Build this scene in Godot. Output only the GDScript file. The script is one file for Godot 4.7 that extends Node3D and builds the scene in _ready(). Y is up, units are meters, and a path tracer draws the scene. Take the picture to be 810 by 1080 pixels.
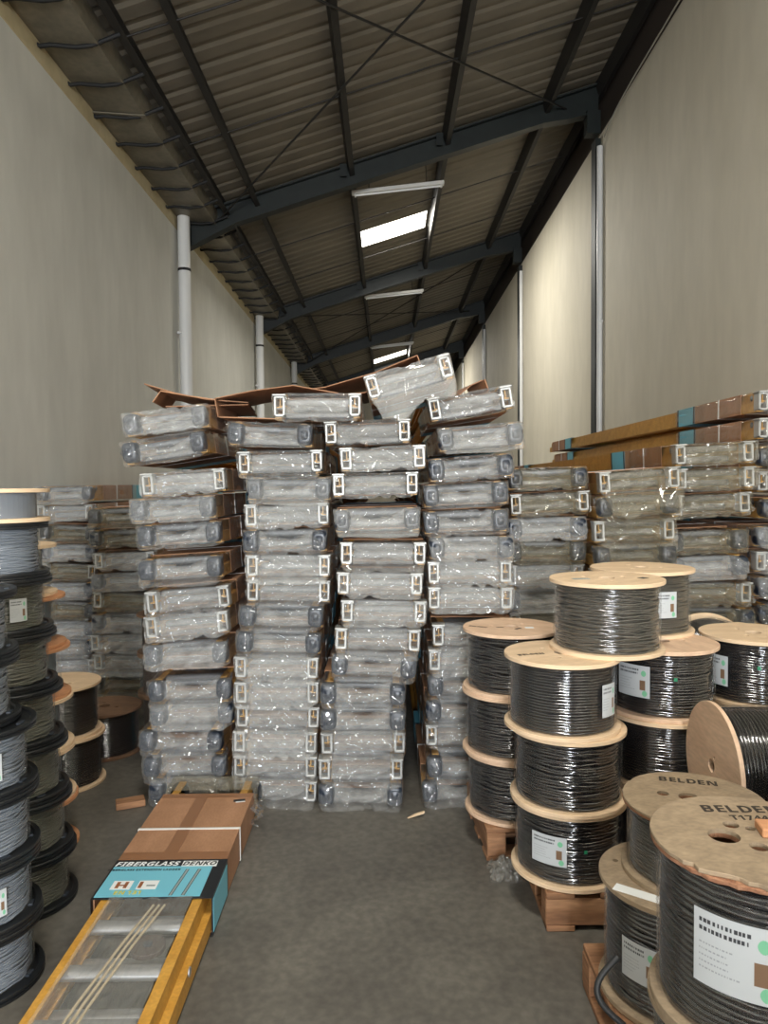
extends Node3D

# ---------------------------------------------------------------- camera model
const FOCAL := 780.0            # pixels, in the 810 x 1080 frame
const EYE := Vector3(0, 1.5, 0)
var cam: Camera3D
var used := {}
var M := {}
var rng := RandomNumberGenerator.new()
var cache := {}

# room (metres)
const WALL_L := -2.7
const WALL_R := 2.84
const WALL_L_TOP := 5.0
const WALL_R_TOP := 6.05
const Z_BACK := -34.0
const Z_FRONT := 7.5
const ROOF0 := 5.87             # roof height at x = 0
const ROOF_S := 0.305           # roof slope
const FRAMES := [1.5, -4.2, -9.9, -15.5, -21.2, -27.0]

func roof_y(x: float) -> float:
	return ROOF0 + ROOF_S * x

func ray(px: float, py: float) -> Vector3:
	var d := Vector3((px - 405.0) / FOCAL, -(py - 540.0) / FOCAL, -1.0)
	return cam.transform.basis * d

func at_depth(px: float, py: float, depth: float) -> Vector3:
	var d := ray(px, py)
	return EYE + d * (depth / -d.z)

# ---------------------------------------------------------------- nodes
func numbered(called: String) -> String:
	if not used.has(called):
		used[called] = 0
		return called
	used[called] += 1
	return "%s_%03d" % [called, used[called]]

func thing(called: String, label: String, category: String, at := Vector3.ZERO, group := "") -> Node3D:
	var o := Node3D.new()
	o.name = numbered(called)
	add_child(o)
	o.position = at
	tag(o, label, category, group)
	return o

func tag(o: Node, label: String, category: String, group := "") -> void:
	o.set_meta("label", label)
	o.set_meta("category", category)
	if group != "":
		o.set_meta("group", group)

func part(called: String, mesh: Mesh, m: Material, parent: Node, at := Vector3.ZERO, rot := Vector3.ZERO) -> MeshInstance3D:
	var o := MeshInstance3D.new()
	o.name = called
	o.mesh = mesh
	o.material_override = m
	parent.add_child(o, true)
	o.position = at
	o.rotation = rot
	return o

func structure(called: String, mesh: Mesh, m: Material, at := Vector3.ZERO) -> MeshInstance3D:
	var o := part(called, mesh, m, self, at)
	o.set_meta("kind", "structure")
	return o

func structure_node(called: String) -> Node3D:
	var o := Node3D.new()
	o.name = called
	add_child(o)
	o.set_meta("kind", "structure")
	return o

# ---------------------------------------------------------------- mesh helpers
func new_st() -> SurfaceTool:
	var st := SurfaceTool.new()
	st.begin(Mesh.PRIMITIVE_TRIANGLES)
	st.set_smooth_group(-1)
	return st

func face(st: SurfaceTool, pts: Array, out: Vector3) -> void:
	var n: Vector3 = (pts[2] - pts[0]).cross(pts[1] - pts[0])
	var p := pts
	if n.dot(out) < 0.0:
		p = pts.duplicate()
		p.reverse()
	for i in range(1, p.size() - 1):
		st.add_vertex(p[0])
		st.add_vertex(p[i])
		st.add_vertex(p[i + 1])

func done(st: SurfaceTool) -> ArrayMesh:
	st.generate_normals()
	return st.commit()

func put_box(st: SurfaceTool, size: Vector3, c: float, xf := Transform3D.IDENTITY) -> void:
	var h := size / 2.0
	c = minf(c, minf(h.x, minf(h.y, h.z)) * 0.9)
	var P := func(sx, sy, sz, ax) -> Vector3:
		var v := Vector3(sx * (h.x - c), sy * (h.y - c), sz * (h.z - c))
		if ax == 0: v.x = sx * h.x
		if ax == 1: v.y = sy * h.y
		if ax == 2: v.z = sz * h.z
		return xf * v
	var B := xf.basis
	for s in [-1, 1]:
		face(st, [P.call(s, -1, -1, 0), P.call(s, 1, -1, 0), P.call(s, 1, 1, 0), P.call(s, -1, 1, 0)], B * Vector3(s, 0, 0))
		face(st, [P.call(-1, s, -1, 1), P.call(1, s, -1, 1), P.call(1, s, 1, 1), P.call(-1, s, 1, 1)], B * Vector3(0, s, 0))
		face(st, [P.call(-1, -1, s, 2), P.call(1, -1, s, 2), P.call(1, 1, s, 2), P.call(-1, 1, s, 2)], B * Vector3(0, 0, s))
	if c <= 0.0:
		return
	for a in [-1, 1]:
		for b in [-1, 1]:
			face(st, [P.call(a, b, -1, 0), P.call(a, b, 1, 0), P.call(a, b, 1, 1), P.call(a, b, -1, 1)], B * Vector3(a, b, 0))
			face(st, [P.call(a, -1, b, 0), P.call(a, 1, b, 0), P.call(a, 1, b, 2), P.call(a, -1, b, 2)], B * Vector3(a, 0, b))
			face(st, [P.call(-1, a, b, 1), P.call(1, a, b, 1), P.call(1, a, b, 2), P.call(-1, a, b, 2)], B * Vector3(0, a, b))
			for e in [-1, 1]:
				face(st, [P.call(a, b, e, 0), P.call(a, b, e, 1), P.call(a, b, e, 2)], B * Vector3(a, b, e))

func box(size: Vector3, c := 0.0, at := Vector3.ZERO) -> ArrayMesh:
	var st := new_st()
	put_box(st, size, c, Transform3D(Basis.IDENTITY, at))
	return done(st)

func mid(v: Array) -> Vector3:
	var s := Vector3.ZERO
	for p in v:
		s += p
	return s / v.size()

# polygon in xy extruded along z from z0 to z1
func put_prism(st: SurfaceTool, poly: PackedVector2Array, z0: float, z1: float, xf := Transform3D.IDENTITY) -> void:
	var idx := Geometry2D.triangulate_polygon(poly)
	for i in range(0, idx.size(), 3):
		for e in [[z0, -1.0], [z1, 1.0]]:
			var tri := []
			for k in 3:
				var q: Vector2 = poly[idx[i + k]]
				tri.append(xf * Vector3(q.x, q.y, e[0]))
			face(st, tri, xf.basis * Vector3(0, 0, e[1]))
	var cw := Geometry2D.is_polygon_clockwise(poly)
	for i in poly.size():
		var a := poly[i]
		var b := poly[(i + 1) % poly.size()]
		var d := b - a
		if d.length() < 1e-6:
			continue
		var n := Vector3(d.y, -d.x, 0) * (-1.0 if cw else 1.0)
		face(st, [xf * Vector3(a.x, a.y, z0), xf * Vector3(b.x, b.y, z0), xf * Vector3(b.x, b.y, z1), xf * Vector3(a.x, a.y, z1)], xf.basis * n)

func prism(poly: PackedVector2Array, z0: float, z1: float) -> ArrayMesh:
	var st := new_st()
	put_prism(st, poly, z0, z1)
	return done(st)

# grid of points (nv rows of nu) as one smooth surface; out_sign flips its side
func grid(P: PackedVector3Array, nu: int, nv: int, close_u: bool, flip: bool, uv := PackedVector2Array(), close_v := false) -> ArrayMesh:
	var N := PackedVector3Array()
	N.resize(P.size())
	var I := PackedInt32Array()
	var cu := nu if close_u else nu - 1
	var cv := nv if close_v else nv - 1
	for j in cv:
		for i in cu:
			var a := j * nu + i
			var b := j * nu + (i + 1) % nu
			var c := ((j + 1) % nv) * nu + (i + 1) % nu
			var d := ((j + 1) % nv) * nu + i
			var n := (P[c] - P[a]).cross(P[b] - P[d])
			if flip:
				n = -n
				I.append_array([a, d, c, a, c, b])
			else:
				I.append_array([a, b, c, a, c, d])
			N[a] += n
			N[b] += n
			N[c] += n
			N[d] += n
	for k in N.size():
		N[k] = N[k].normalized()
	var arr := []
	arr.resize(Mesh.ARRAY_MAX)
	arr[Mesh.ARRAY_VERTEX] = P
	arr[Mesh.ARRAY_NORMAL] = N
	arr[Mesh.ARRAY_INDEX] = I
	if uv.size():
		arr[Mesh.ARRAY_TEX_UV] = uv
	var m := ArrayMesh.new()
	m.add_surface_from_arrays(Mesh.PRIMITIVE_TRIANGLES, arr)
	return m

# profile of (radius, y), from bottom to top on the outside
func lathe(profile: Array, seg := 48, wob := 0.0, sd := 1) -> ArrayMesh:
	var st := new_st()
	var n := FastNoiseLite.new()
	n.seed = sd
	n.frequency = 1.0
	for j in profile.size() - 1:
		var p: Vector2 = profile[j]
		var q: Vector2 = profile[j + 1]
		for i in seg:
			var a := TAU * i / seg
			var b := TAU * (i + 1) / seg
			var ra := 1.0 + wob * n.get_noise_2d(cos(a) * 2.0, sin(a) * 2.0)
			var rb := 1.0 + wob * n.get_noise_2d(cos(b) * 2.0, sin(b) * 2.0)
			var v := [Vector3(p.x * cos(a) * ra, p.y, p.x * sin(a) * ra), Vector3(p.x * cos(b) * rb, p.y, p.x * sin(b) * rb), Vector3(q.x * cos(b) * rb, q.y, q.x * sin(b) * rb), Vector3(q.x * cos(a) * ra, q.y, q.x * sin(a) * ra)]
			var d := q - p
			var m := (a + b) / 2
			var out := Vector3(d.y * cos(m), -d.x, d.y * sin(m))
			if p.x < 1e-5: face(st, [v[0], v[2], v[3]], out)
			elif q.x < 1e-5: face(st, [v[0], v[1], v[2]], out)
			else: face(st, v, out)
	return done(st)

func tube(path: Array, r: float, sides := 8, cap := true) -> ArrayMesh:
	var P := PackedVector3Array()
	var n := path.size()
	var up := Vector3(0.13, 0.97, 0.2).normalized()
	var rows := 0
	for j in range(-1 if cap else 0, n + (1 if cap else 0)):
		var k := clampi(j, 0, n - 1)
		var t: Vector3 = (path[mini(k + 1, n - 1)] - path[maxi(k - 1, 0)]).normalized()
		var s := up.cross(t)
		if s.length() < 0.2:
			s = Vector3(1, 0, 0.1).cross(t)
		s = s.normalized()
		var w := t.cross(s)
		var rr := r if j == k else 0.0005
		for i in sides:
			var a := TAU * i / sides
			P.append(path[k] + (s * cos(a) + w * sin(a)) * rr)
		rows += 1
	return grid(P, sides, rows, true, true)

func cyl(r: float, h: float, seg := 24) -> ArrayMesh:      # chamfered, standing on y = 0
	var c := minf(r, h) * 0.08
	return lathe([Vector2(0, 0), Vector2(r - c, 0), Vector2(r, c), Vector2(r, h - c), Vector2(r - c, h), Vector2(0, h)], seg)

# ---------------------------------------------------------------- materials
func noise(sd: int, f: float, oct := 4, ridged := false) -> FastNoiseLite:
	var n := FastNoiseLite.new()
	n.seed = sd
	n.frequency = f
	n.noise_type = FastNoiseLite.TYPE_SIMPLEX_SMOOTH
	n.fractal_type = FastNoiseLite.FRACTAL_RIDGED if ridged else FastNoiseLite.FRACTAL_FBM
	n.fractal_octaves = oct
	return n

# colour texture from two tiling noises: c0..c1 by the coarse one, plus grain of the fine one; stretch the picture by sx, sy
func noise_tex(size: int, sd: int, f1: float, f2: float, c0: Color, c1: Color, grain: float, sx := 1.0, sy := 1.0, contrast := 1.4) -> ImageTexture:
	var a := noise(sd, f1).get_seamless_image(int(size * sx), int(size * sy))
	var b := noise(sd + 7, f2, 3).get_seamless_image(int(size * sx), int(size * sy))
	a.resize(size, size)
	b.resize(size, size)
	var im := Image.create(size, size, false, Image.FORMAT_RGB8)
	for y in size:
		for x in size:
			var t := clampf((a.get_pixel(x, y).r - 0.5) * contrast + 0.5, 0, 1)
			var g := 1.0 + (b.get_pixel(x, y).r - 0.5) * 2.0 * grain
			var c := c0.lerp(c1, t)
			im.set_pixel(x, y, Color(clampf(c.r * g, 0, 1), clampf(c.g * g, 0, 1), clampf(c.b * g, 0, 1)))
	im.generate_mipmaps()
	return ImageTexture.create_from_image(im)

func mat(c: Color, rough := 0.6, metal := 0.0) -> StandardMaterial3D:
	var m := StandardMaterial3D.new()
	m.albedo_color = c
	m.roughness = rough
	m.metallic = metal
	return m

func tri_mat(tex: Texture2D, scale: Vector3, rough := 0.7, world := false, metal := 0.0) -> StandardMaterial3D:
	var m := mat(Color.WHITE, rough, metal)
	m.albedo_texture = tex
	m.uv1_triplanar = true
	m.uv1_world_triplanar = world
	m.uv1_scale = scale
	return m

func c8(r: int, g: int, b: int) -> Color:
	return Color8(r, g, b)

func film(alpha: float, rough: float, c := Color8(222, 222, 214)) -> StandardMaterial3D:
	var m := mat(Color(c.r, c.g, c.b, alpha), rough)
	m.transparency = BaseMaterial3D.TRANSPARENCY_ALPHA
	m.cull_mode = BaseMaterial3D.CULL_DISABLED
	return m

func materials() -> void:
	M.wall_l = tri_mat(noise_tex(512, 3, 0.006, 0.03, c8(198, 197, 189), c8(206, 205, 197), 0.02, 1.0, 0.3), Vector3.ONE * 0.32, 0.75, true)
	M.wall_r = tri_mat(noise_tex(512, 13, 0.006, 0.03, c8(198, 191, 172), c8(206, 199, 181), 0.02, 1.0, 0.3), Vector3.ONE * 0.32, 0.7, true)
	M.band = tri_mat(noise_tex(256, 19, 0.01, 0.05, c8(172, 158, 124), c8(184, 171, 138), 0.05), Vector3.ONE * 0.5, 0.8, true)
	M.floor = tri_mat(noise_tex(1024, 23, 0.005, 0.05, c8(90, 86, 79), c8(106, 102, 93), 0.13, 1.0, 1.0, 1.3), Vector3.ONE * 0.4, 0.5, true)
	M.roof = tri_mat(noise_tex(256, 29, 0.01, 0.06, c8(104, 97, 84), c8(118, 110, 96), 0.06, 0.5, 1.0), Vector3.ONE * 0.4, 0.6, true, 0.1)
	M.purlin = mat(c8(40, 38, 35), 0.6, 0.2)
	M.steel = tri_mat(noise_tex(256, 31, 0.02, 0.1, c8(19, 25, 23), c8(25, 32, 30), 0.06), Vector3.ONE, 0.5, true)
	M.gutter = tri_mat(noise_tex(256, 33, 0.012, 0.08, c8(112, 106, 92), c8(136, 128, 112), 0.08), Vector3.ONE * 0.6, 0.5, true, 0.3)
	M.gap_shade = mat(c8(58, 48, 40), 0.8)  # shade of the open gap above the right wall, painted as colour
	M.pvc = mat(c8(214, 214, 212), 0.35)
	M.dark = mat(c8(22, 22, 22), 0.7)
	M.white = mat(c8(214, 212, 206), 0.5)
	M.tube = mat(c8(225, 226, 224), 0.25)
	M.alu = mat(c8(196, 198, 202), 0.32, 0.85)
	M.alu_dull = mat(c8(120, 122, 124), 0.55, 0.4)
	M.cast = mat(c8(184, 184, 180), 0.4, 0.3)
	M.rubber = mat(c8(32, 39, 50), 0.35)
	M.rubber2 = mat(c8(40, 46, 54), 0.5)
	M.yellow = tri_mat(noise_tex(256, 41, 0.02, 0.12, c8(188, 138, 56), c8(204, 154, 70), 0.07, 1.0, 1.0), Vector3(2, 2, 2), 0.45)
	M.card = tri_mat(noise_tex(256, 43, 0.012, 0.2, c8(158, 116, 84), c8(174, 130, 97), 0.05, 1.0, 0.4), Vector3.ONE * 2.0, 0.8)
	M.card2 = tri_mat(noise_tex(256, 47, 0.012, 0.2, c8(136, 98, 70), c8(152, 112, 82), 0.05, 1.0, 0.4), Vector3.ONE * 2.0, 0.8)
	M.tape = mat(c8(140, 98, 66), 0.35)
	M.strap = mat(c8(226, 224, 218), 0.5)
	M.blue = mat(c8(116, 190, 208), 0.4)
	M.black_print = mat(c8(24, 27, 30), 0.42)
	M.print_white = mat(c8(232, 234, 232), 0.5)
	M.print_yellow = mat(c8(206, 196, 70), 0.5)
	M.print_brown = mat(c8(150, 92, 56), 0.5)
	M.print_grey = mat(c8(150, 158, 156), 0.5)
	M.ply = tri_mat(noise_tex(256, 53, 0.012, 0.08, c8(214, 184, 148), c8(228, 200, 166), 0.05, 0.35, 1.6), Vector3.ONE * 2.2, 0.7)
	M.ply_pink = tri_mat(noise_tex(256, 57, 0.012, 0.08, c8(208, 174, 144), c8(222, 190, 160), 0.05, 1.6, 0.35), Vector3.ONE * 2.2, 0.7)
	M.ply_old = tri_mat(noise_tex(512, 59, 0.012, 0.05, c8(142, 124, 101), c8(162, 142, 116), 0.08, 0.8, 1.2, 1.2), Vector3.ONE * 2.2, 0.75)
	M.ply_orange = tri_mat(noise_tex(256, 63, 0.012, 0.08, c8(186, 128, 88), c8(200, 146, 104), 0.05, 0.4, 1.5), Vector3.ONE * 2.2, 0.7)
	M.chip = tri_mat(noise_tex(128, 67, 0.03, 0.2, c8(128, 86, 62), c8(172, 128, 98), 0.15), Vector3.ONE * 8.0, 0.9)
	M.ply_brown = tri_mat(noise_tex(256, 65, 0.012, 0.08, c8(112, 84, 62), c8(130, 100, 76), 0.08, 0.4, 1.5), Vector3.ONE * 2.2, 0.75)
	M.pallet = tri_mat(noise_tex(256, 71, 0.014, 0.1, c8(128, 90, 62), c8(164, 122, 88), 0.12, 0.3, 2.0, 1.8), Vector3.ONE * 1.6, 0.8)
	M.cable = mat(c8(22, 22, 24), 0.16)
	M.cable.metallic_specular = 0.68
	M.cable.clearcoat_enabled = true
	M.cable.clearcoat = 1.0
	M.cable.clearcoat_roughness = 0.06
	M.cable_dusty = mat(c8(48, 46, 42), 0.2)
	M.cable_dusty.metallic_specular = 0.68
	M.cable_dusty.clearcoat_enabled = true
	M.cable_dusty.clearcoat = 1.0
	M.cable_dusty.clearcoat_roughness = 0.08
	M.cable_grey = mat(c8(112, 119, 128), 0.25)
	M.cable_olive = mat(c8(90, 90, 80), 0.3)
	M.cable_sheet = mat(c8(88, 99, 106), 0.3)
	M.cable_brown = mat(c8(62, 48, 38), 0.6)
	M.spool = mat(c8(24, 26, 28), 0.4)
	M.ink = mat(c8(52, 44, 36), 0.8)
	M.wrap = film(0.07, 0.05, c8(230, 230, 227))
	M.loose = film(0.25, 0.06, c8(230, 229, 224))
	M.loose_dusty = film(0.3, 0.12, c8(160, 152, 130))
	M.wrap_clear = film(0.05, 0.06)
	M.wrap_milky = film(0.15, 0.055, c8(234, 234, 230))
	M.wrap_dusty = film(0.13, 0.09, c8(160, 152, 130))
	M.stretch = film(0.006, 0.07, c8(214, 218, 222))
	M.stretch_dusty = film(0.035, 0.1, c8(190, 188, 176))
	M.stretch.metallic_specular = 0.3
	M.stretch_dusty.metallic_specular = 0.35
	var crease := noise(77, 0.02, 4, true).get_seamless_image(512, 512)
	var ctex := ImageTexture.create_from_image(crease)
	for k in ["wrap", "wrap_clear", "wrap_milky", "wrap_dusty", "loose", "loose_dusty", "stretch", "stretch_dusty"]:
		var m: StandardMaterial3D = M[k]
		m.heightmap_enabled = true
		m.heightmap_texture = ctex
		m.heightmap_scale = 0.1 if (k.begins_with("wrap") or k.begins_with("loose")) else 0.04
		m.uv1_triplanar = true
		m.uv1_scale = Vector3(1.3, 2.2, 1.3) if (k.begins_with("wrap") or k.begins_with("loose")) else Vector3(4, 4, 4)
	M.stickers = []
	for k in 3:
		M.stickers.append(sticker_mat(100 + k))

func sticker_mat(sd: int) -> StandardMaterial3D:
	var r := RandomNumberGenerator.new()
	r.seed = sd
	var im := Image.create(192, 144, false, Image.FORMAT_RGB8)
	im.fill(c8(190, 194, 196))
	var ink := c8(58, 60, 64)
	for row in 2:                                   # two heavy lines of print
		var x := 14
		while x < 128:
			var w := r.randi_range(3, 8)
			im.fill_rect(Rect2i(x, 16 + row * 16, w, 8), ink)
			x += w + r.randi_range(2, 5)
	for row in 5:
		var x := 14
		while x < r.randi_range(70, 120):
			var w := r.randi_range(2, 7)
			im.fill_rect(Rect2i(x, 62 + row * 12, w, 3), c8(150, 154, 158))
			x += w + 3
	im.fill_rect(Rect2i(138, 66, 30, 44), c8(122, 96, 74))
	for q in [Vector2i(158, 34), Vector2i(164, 124)]:
		for y in range(-14, 15):
			for x in range(-14, 15):
				if x * x + y * y < 180 and q.y + y < 144:
					im.set_pixel(q.x + x, q.y + y, c8(120, 186, 148))
	im.generate_mipmaps()
	var m := mat(Color.WHITE, 0.35)
	m.albedo_texture = ImageTexture.create_from_image(im)
	return m

# ---------------------------------------------------------------- lettering
func text(s: String, height: float, m: Material, parent: Node, xf: Transform3D, called := "lettering", bold := true) -> MeshInstance3D:
	var t := TextMesh.new()
	var f := SystemFont.new()
	f.font_names = PackedStringArray(["Droid Sans"])
	if bold:
		f.font_weight = 700
	t.font = f
	t.text = s
	t.font_size = 32
	t.pixel_size = height / 24.0
	t.depth = 0.0006
	var o := part(called, t, m, parent)
	o.transform = xf if not called.begins_with("slanted") else xf * Transform3D(Basis(Vector3.RIGHT, Vector3(0.22, 1, 0), Vector3.BACK), Vector3.ZERO)
	return o

# lying flat: text reads along dir, its top towards up
func flat_xf(at: Vector3, right: Vector3, up: Vector3) -> Transform3D:
	var x := right.normalized()
	var y := (up - x * up.dot(x)).normalized()
	return Transform3D(Basis(x, y, x.cross(y)), at)

# ---------------------------------------------------------------- main
func _ready() -> void:
	rng.seed = 20
	set_camera_and_light()
	materials()
	build_room()
	build_roof()
	build_wall_fittings()
	build_ladders()
	build_floor_ladder()
	build_reels_right()
	build_reels_left()
	build_cartons()
	build_scraps()
	build_added_shade_boxes()

func set_camera_and_light() -> void:
	cam = Camera3D.new()
	cam.name = "camera"
	add_child(cam)
	cam.position = EYE
	cam.rotation_order = EULER_ORDER_YXZ
	cam.rotation = Vector3(-atan(29.0 / FOCAL), atan(3.0 / FOCAL), deg_to_rad(-0.5))
	cam.fov = rad_to_deg(2.0 * atan(540.0 / FOCAL))
	cam.near = 0.05
	cam.far = 120.0
	cam.current = true
	var we := WorldEnvironment.new()
	we.name = "world_environment"
	var e := Environment.new()
	var sky := Sky.new()
	var sm := ProceduralSkyMaterial.new()
	sm.sky_top_color = c8(170, 190, 214)
	sm.sky_horizon_color = c8(220, 224, 226)
	sm.ground_horizon_color = c8(170, 168, 160)
	sm.ground_bottom_color = c8(120, 116, 108)
	sky.sky_material = sm
	e.background_mode = Environment.BG_SKY
	e.sky = sky
	e.background_energy_multiplier = 1.0
	e.tonemap_mode = Environment.TONE_MAPPER_LINEAR
	e.tonemap_exposure = 1.95
	e.sdfgi_enabled = true
	e.ssao_enabled = true
	e.ssil_enabled = true
	we.environment = e
	add_child(we)
	# daylight entering by the loading door behind the camera
	var a := AreaLight3D.new()
	a.name = "door_daylight"
	a.area_size = Vector2(1.7, 2.7)
	a.light_color = Color(0.96, 0.98, 1.0)
	a.light_energy = 60.0
	a.area_normalize_energy = true
	a.shadow_enabled = true
	a.area_range = 60.0
	add_child(a)
	a.position = Vector3(0.3, 2.0, Z_FRONT - 0.15)
	# daylight through the roof lights
	for k in 3:
		var s := AreaLight3D.new()
		s.name = "roof_light_daylight_%d" % k
		s.area_size = Vector2(1.05, 1.0)
		s.light_color = Color(1.0, 0.985, 0.95)
		s.light_energy = 11.0
		s.area_normalize_energy = true
		s.shadow_enabled = true
		s.area_range = 60.0
		add_child(s)
		s.position = Vector3(0.15, roof_y(0.15) - 0.06, SKY_Z[k])
		s.rotation = Vector3(-PI / 2, 0, 0)
		s.basis = Basis(Vector3(0, 0, 1), atan(ROOF_S)) * s.basis

const SKY_Z := [-0.2, -13.0, -25.8]

# ---------------------------------------------------------------- the shell
func build_room() -> void:
	var lz := Z_FRONT - Z_BACK
	var mz := (Z_FRONT + Z_BACK) / 2.0
	structure("floor", box(Vector3(8, 0.2, lz + 1)), M.floor, Vector3(0, -0.1, mz))
	var wl := structure("wall_left", box(Vector3(0.2, WALL_L_TOP, lz)), M.wall_l, Vector3(WALL_L - 0.1, WALL_L_TOP / 2, mz))
	part("ring_beam", box(Vector3(0.1, 0.17, lz), 0.006), M.band, wl, Vector3(0.054, WALL_L_TOP / 2 - 0.085, 0))
	var wr := structure("wall_right", box(Vector3(0.2, WALL_R_TOP, lz)), M.wall_r, Vector3(WALL_R + 0.1, WALL_R_TOP / 2, mz))
	part("dark_gap_sheet", box(Vector3(0.06, 1.4, lz)), M.gap_shade, wr, Vector3(0.05, WALL_R_TOP / 2 + 0.6, 0))  # dark sheet standing in for the shaded gap between wall head and roof
	structure("wall_back", box(Vector3(6.2, 7.4, 0.2)), M.wall_r, Vector3(0, 3.7, Z_BACK - 0.1))
	# front wall with the loading door opening behind the camera
	var wf := structure_node("wall_front")
	part("pier", box(Vector3(2.1, 3.5, 0.25)), M.wall_r, wf, Vector3(-1.9, 1.75, Z_FRONT + 0.12))
	part("pier", box(Vector3(1.5, 3.5, 0.25)), M.wall_r, wf, Vector3(2.2, 1.75, Z_FRONT + 0.12))
	part("lintel_wall", box(Vector3(6.2, 3.9, 0.25)), M.wall_r, wf, Vector3(0, 5.45, Z_FRONT + 0.12))
	part("yard", box(Vector3(16, 0.2, 12)), M.floor, wf, Vector3(0, -0.12, Z_FRONT + 6.5))

func sheet_mesh(x0: float, x1: float, w: float, ribs: int) -> ArrayMesh:
	# trapezoid ribs across the slope, profile along z
	var prof := []
	var p := w / ribs
	for k in ribs:
		var z := k * p
		prof.append(Vector2(z, 0.0))
		prof.append(Vector2(z + p * 0.56, 0.0))
		prof.append(Vector2(z + p * 0.66, 0.018))
		prof.append(Vector2(z + p * 0.86, 0.018))
	prof.append(Vector2(w, 0.0))
	var st := new_st()
	for lay in 2:
		for i in prof.size() - 1:
			var a: Vector2 = prof[i]
			var b: Vector2 = prof[i + 1]
			var up := 0.0015 * lay
			face(st, [Vector3(x0, roof_y(x0) + a.y + up, -a.x), Vector3(x1, roof_y(x1) + a.y + up, -a.x), Vector3(x1, roof_y(x1) + b.y + up, -b.x), Vector3(x0, roof_y(x0) + b.y + up, -b.x)], Vector3(0, 1 if lay else -1, 0))
	return done(st)

func sloped(st: SurfaceTool, x0: float, x1: float, z: float, drop0: float, drop1: float, depth: float) -> void:
	# a plate standing in a plane of constant z between two heights under the roof
	face(st, [Vector3(x0, roof_y(x0) - drop0, z), Vector3(x1, roof_y(x1) - drop0, z), Vector3(x1, roof_y(x1) - drop1, z), Vector3(x0, roof_y(x0) - drop1, z)], Vector3(0, 0, depth))

func rafter_mesh() -> ArrayMesh:
	# I-beam under the purlins, with a haunch at each end (depth varies along x)
	var st := new_st()
	var xs := [-2.66, -2.3, -1.95, 0.0, 2.1, 2.4, 2.82]
	var dp := [0.42, 0.35, 0.28, 0.27, 0.27, 0.32, 0.36]
	var top := 0.035
	for i in xs.size() - 1:
		var a: float = xs[i]
		var b: float = xs[i + 1]
		var A := Vector3(a, roof_y(a) - top, 0)
		var B := Vector3(b, roof_y(b) - top, 0)
		var C := Vector3(a, roof_y(a) - top - dp[i], 0)
		var D := Vector3(b, roof_y(b) - top - dp[i + 1], 0)
		for q in [[A, B, 1.0], [C, D, -1.0]]:
			var hw := Vector3(0, 0, 0.075)
			var t := Vector3(0, 0.012, 0)
			var p: Vector3 = q[0]
			var r: Vector3 = q[1]
			face(st, [p - hw + t, r - hw + t, r + hw + t, p + hw + t], Vector3.UP)
			face(st, [p - hw - t, r - hw - t, r + hw - t, p + hw - t], Vector3.DOWN)
			face(st, [p + hw + t, r + hw + t, r + hw - t, p + hw - t], Vector3.BACK)
			face(st, [p - hw + t, r - hw + t, r - hw - t, p - hw - t], Vector3.FORWARD)
		for s in [-1.0, 1.0]:
			var o := Vector3(0, 0, 0.004 * s)
			face(st, [A + o, B + o, D + o, C + o], Vector3(0, 0, s))
	return done(st)

func channel(h: float, w: float, t: float) -> PackedVector2Array:   # C section, open towards +x
	return PackedVector2Array([Vector2(0, -h / 2), Vector2(w, -h / 2), Vector2(w, -h / 2 + t), Vector2(t, -h / 2 + t), Vector2(t, h / 2 - t), Vector2(w, h / 2 - t), Vector2(w, h / 2), Vector2(0, h / 2)])

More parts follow.
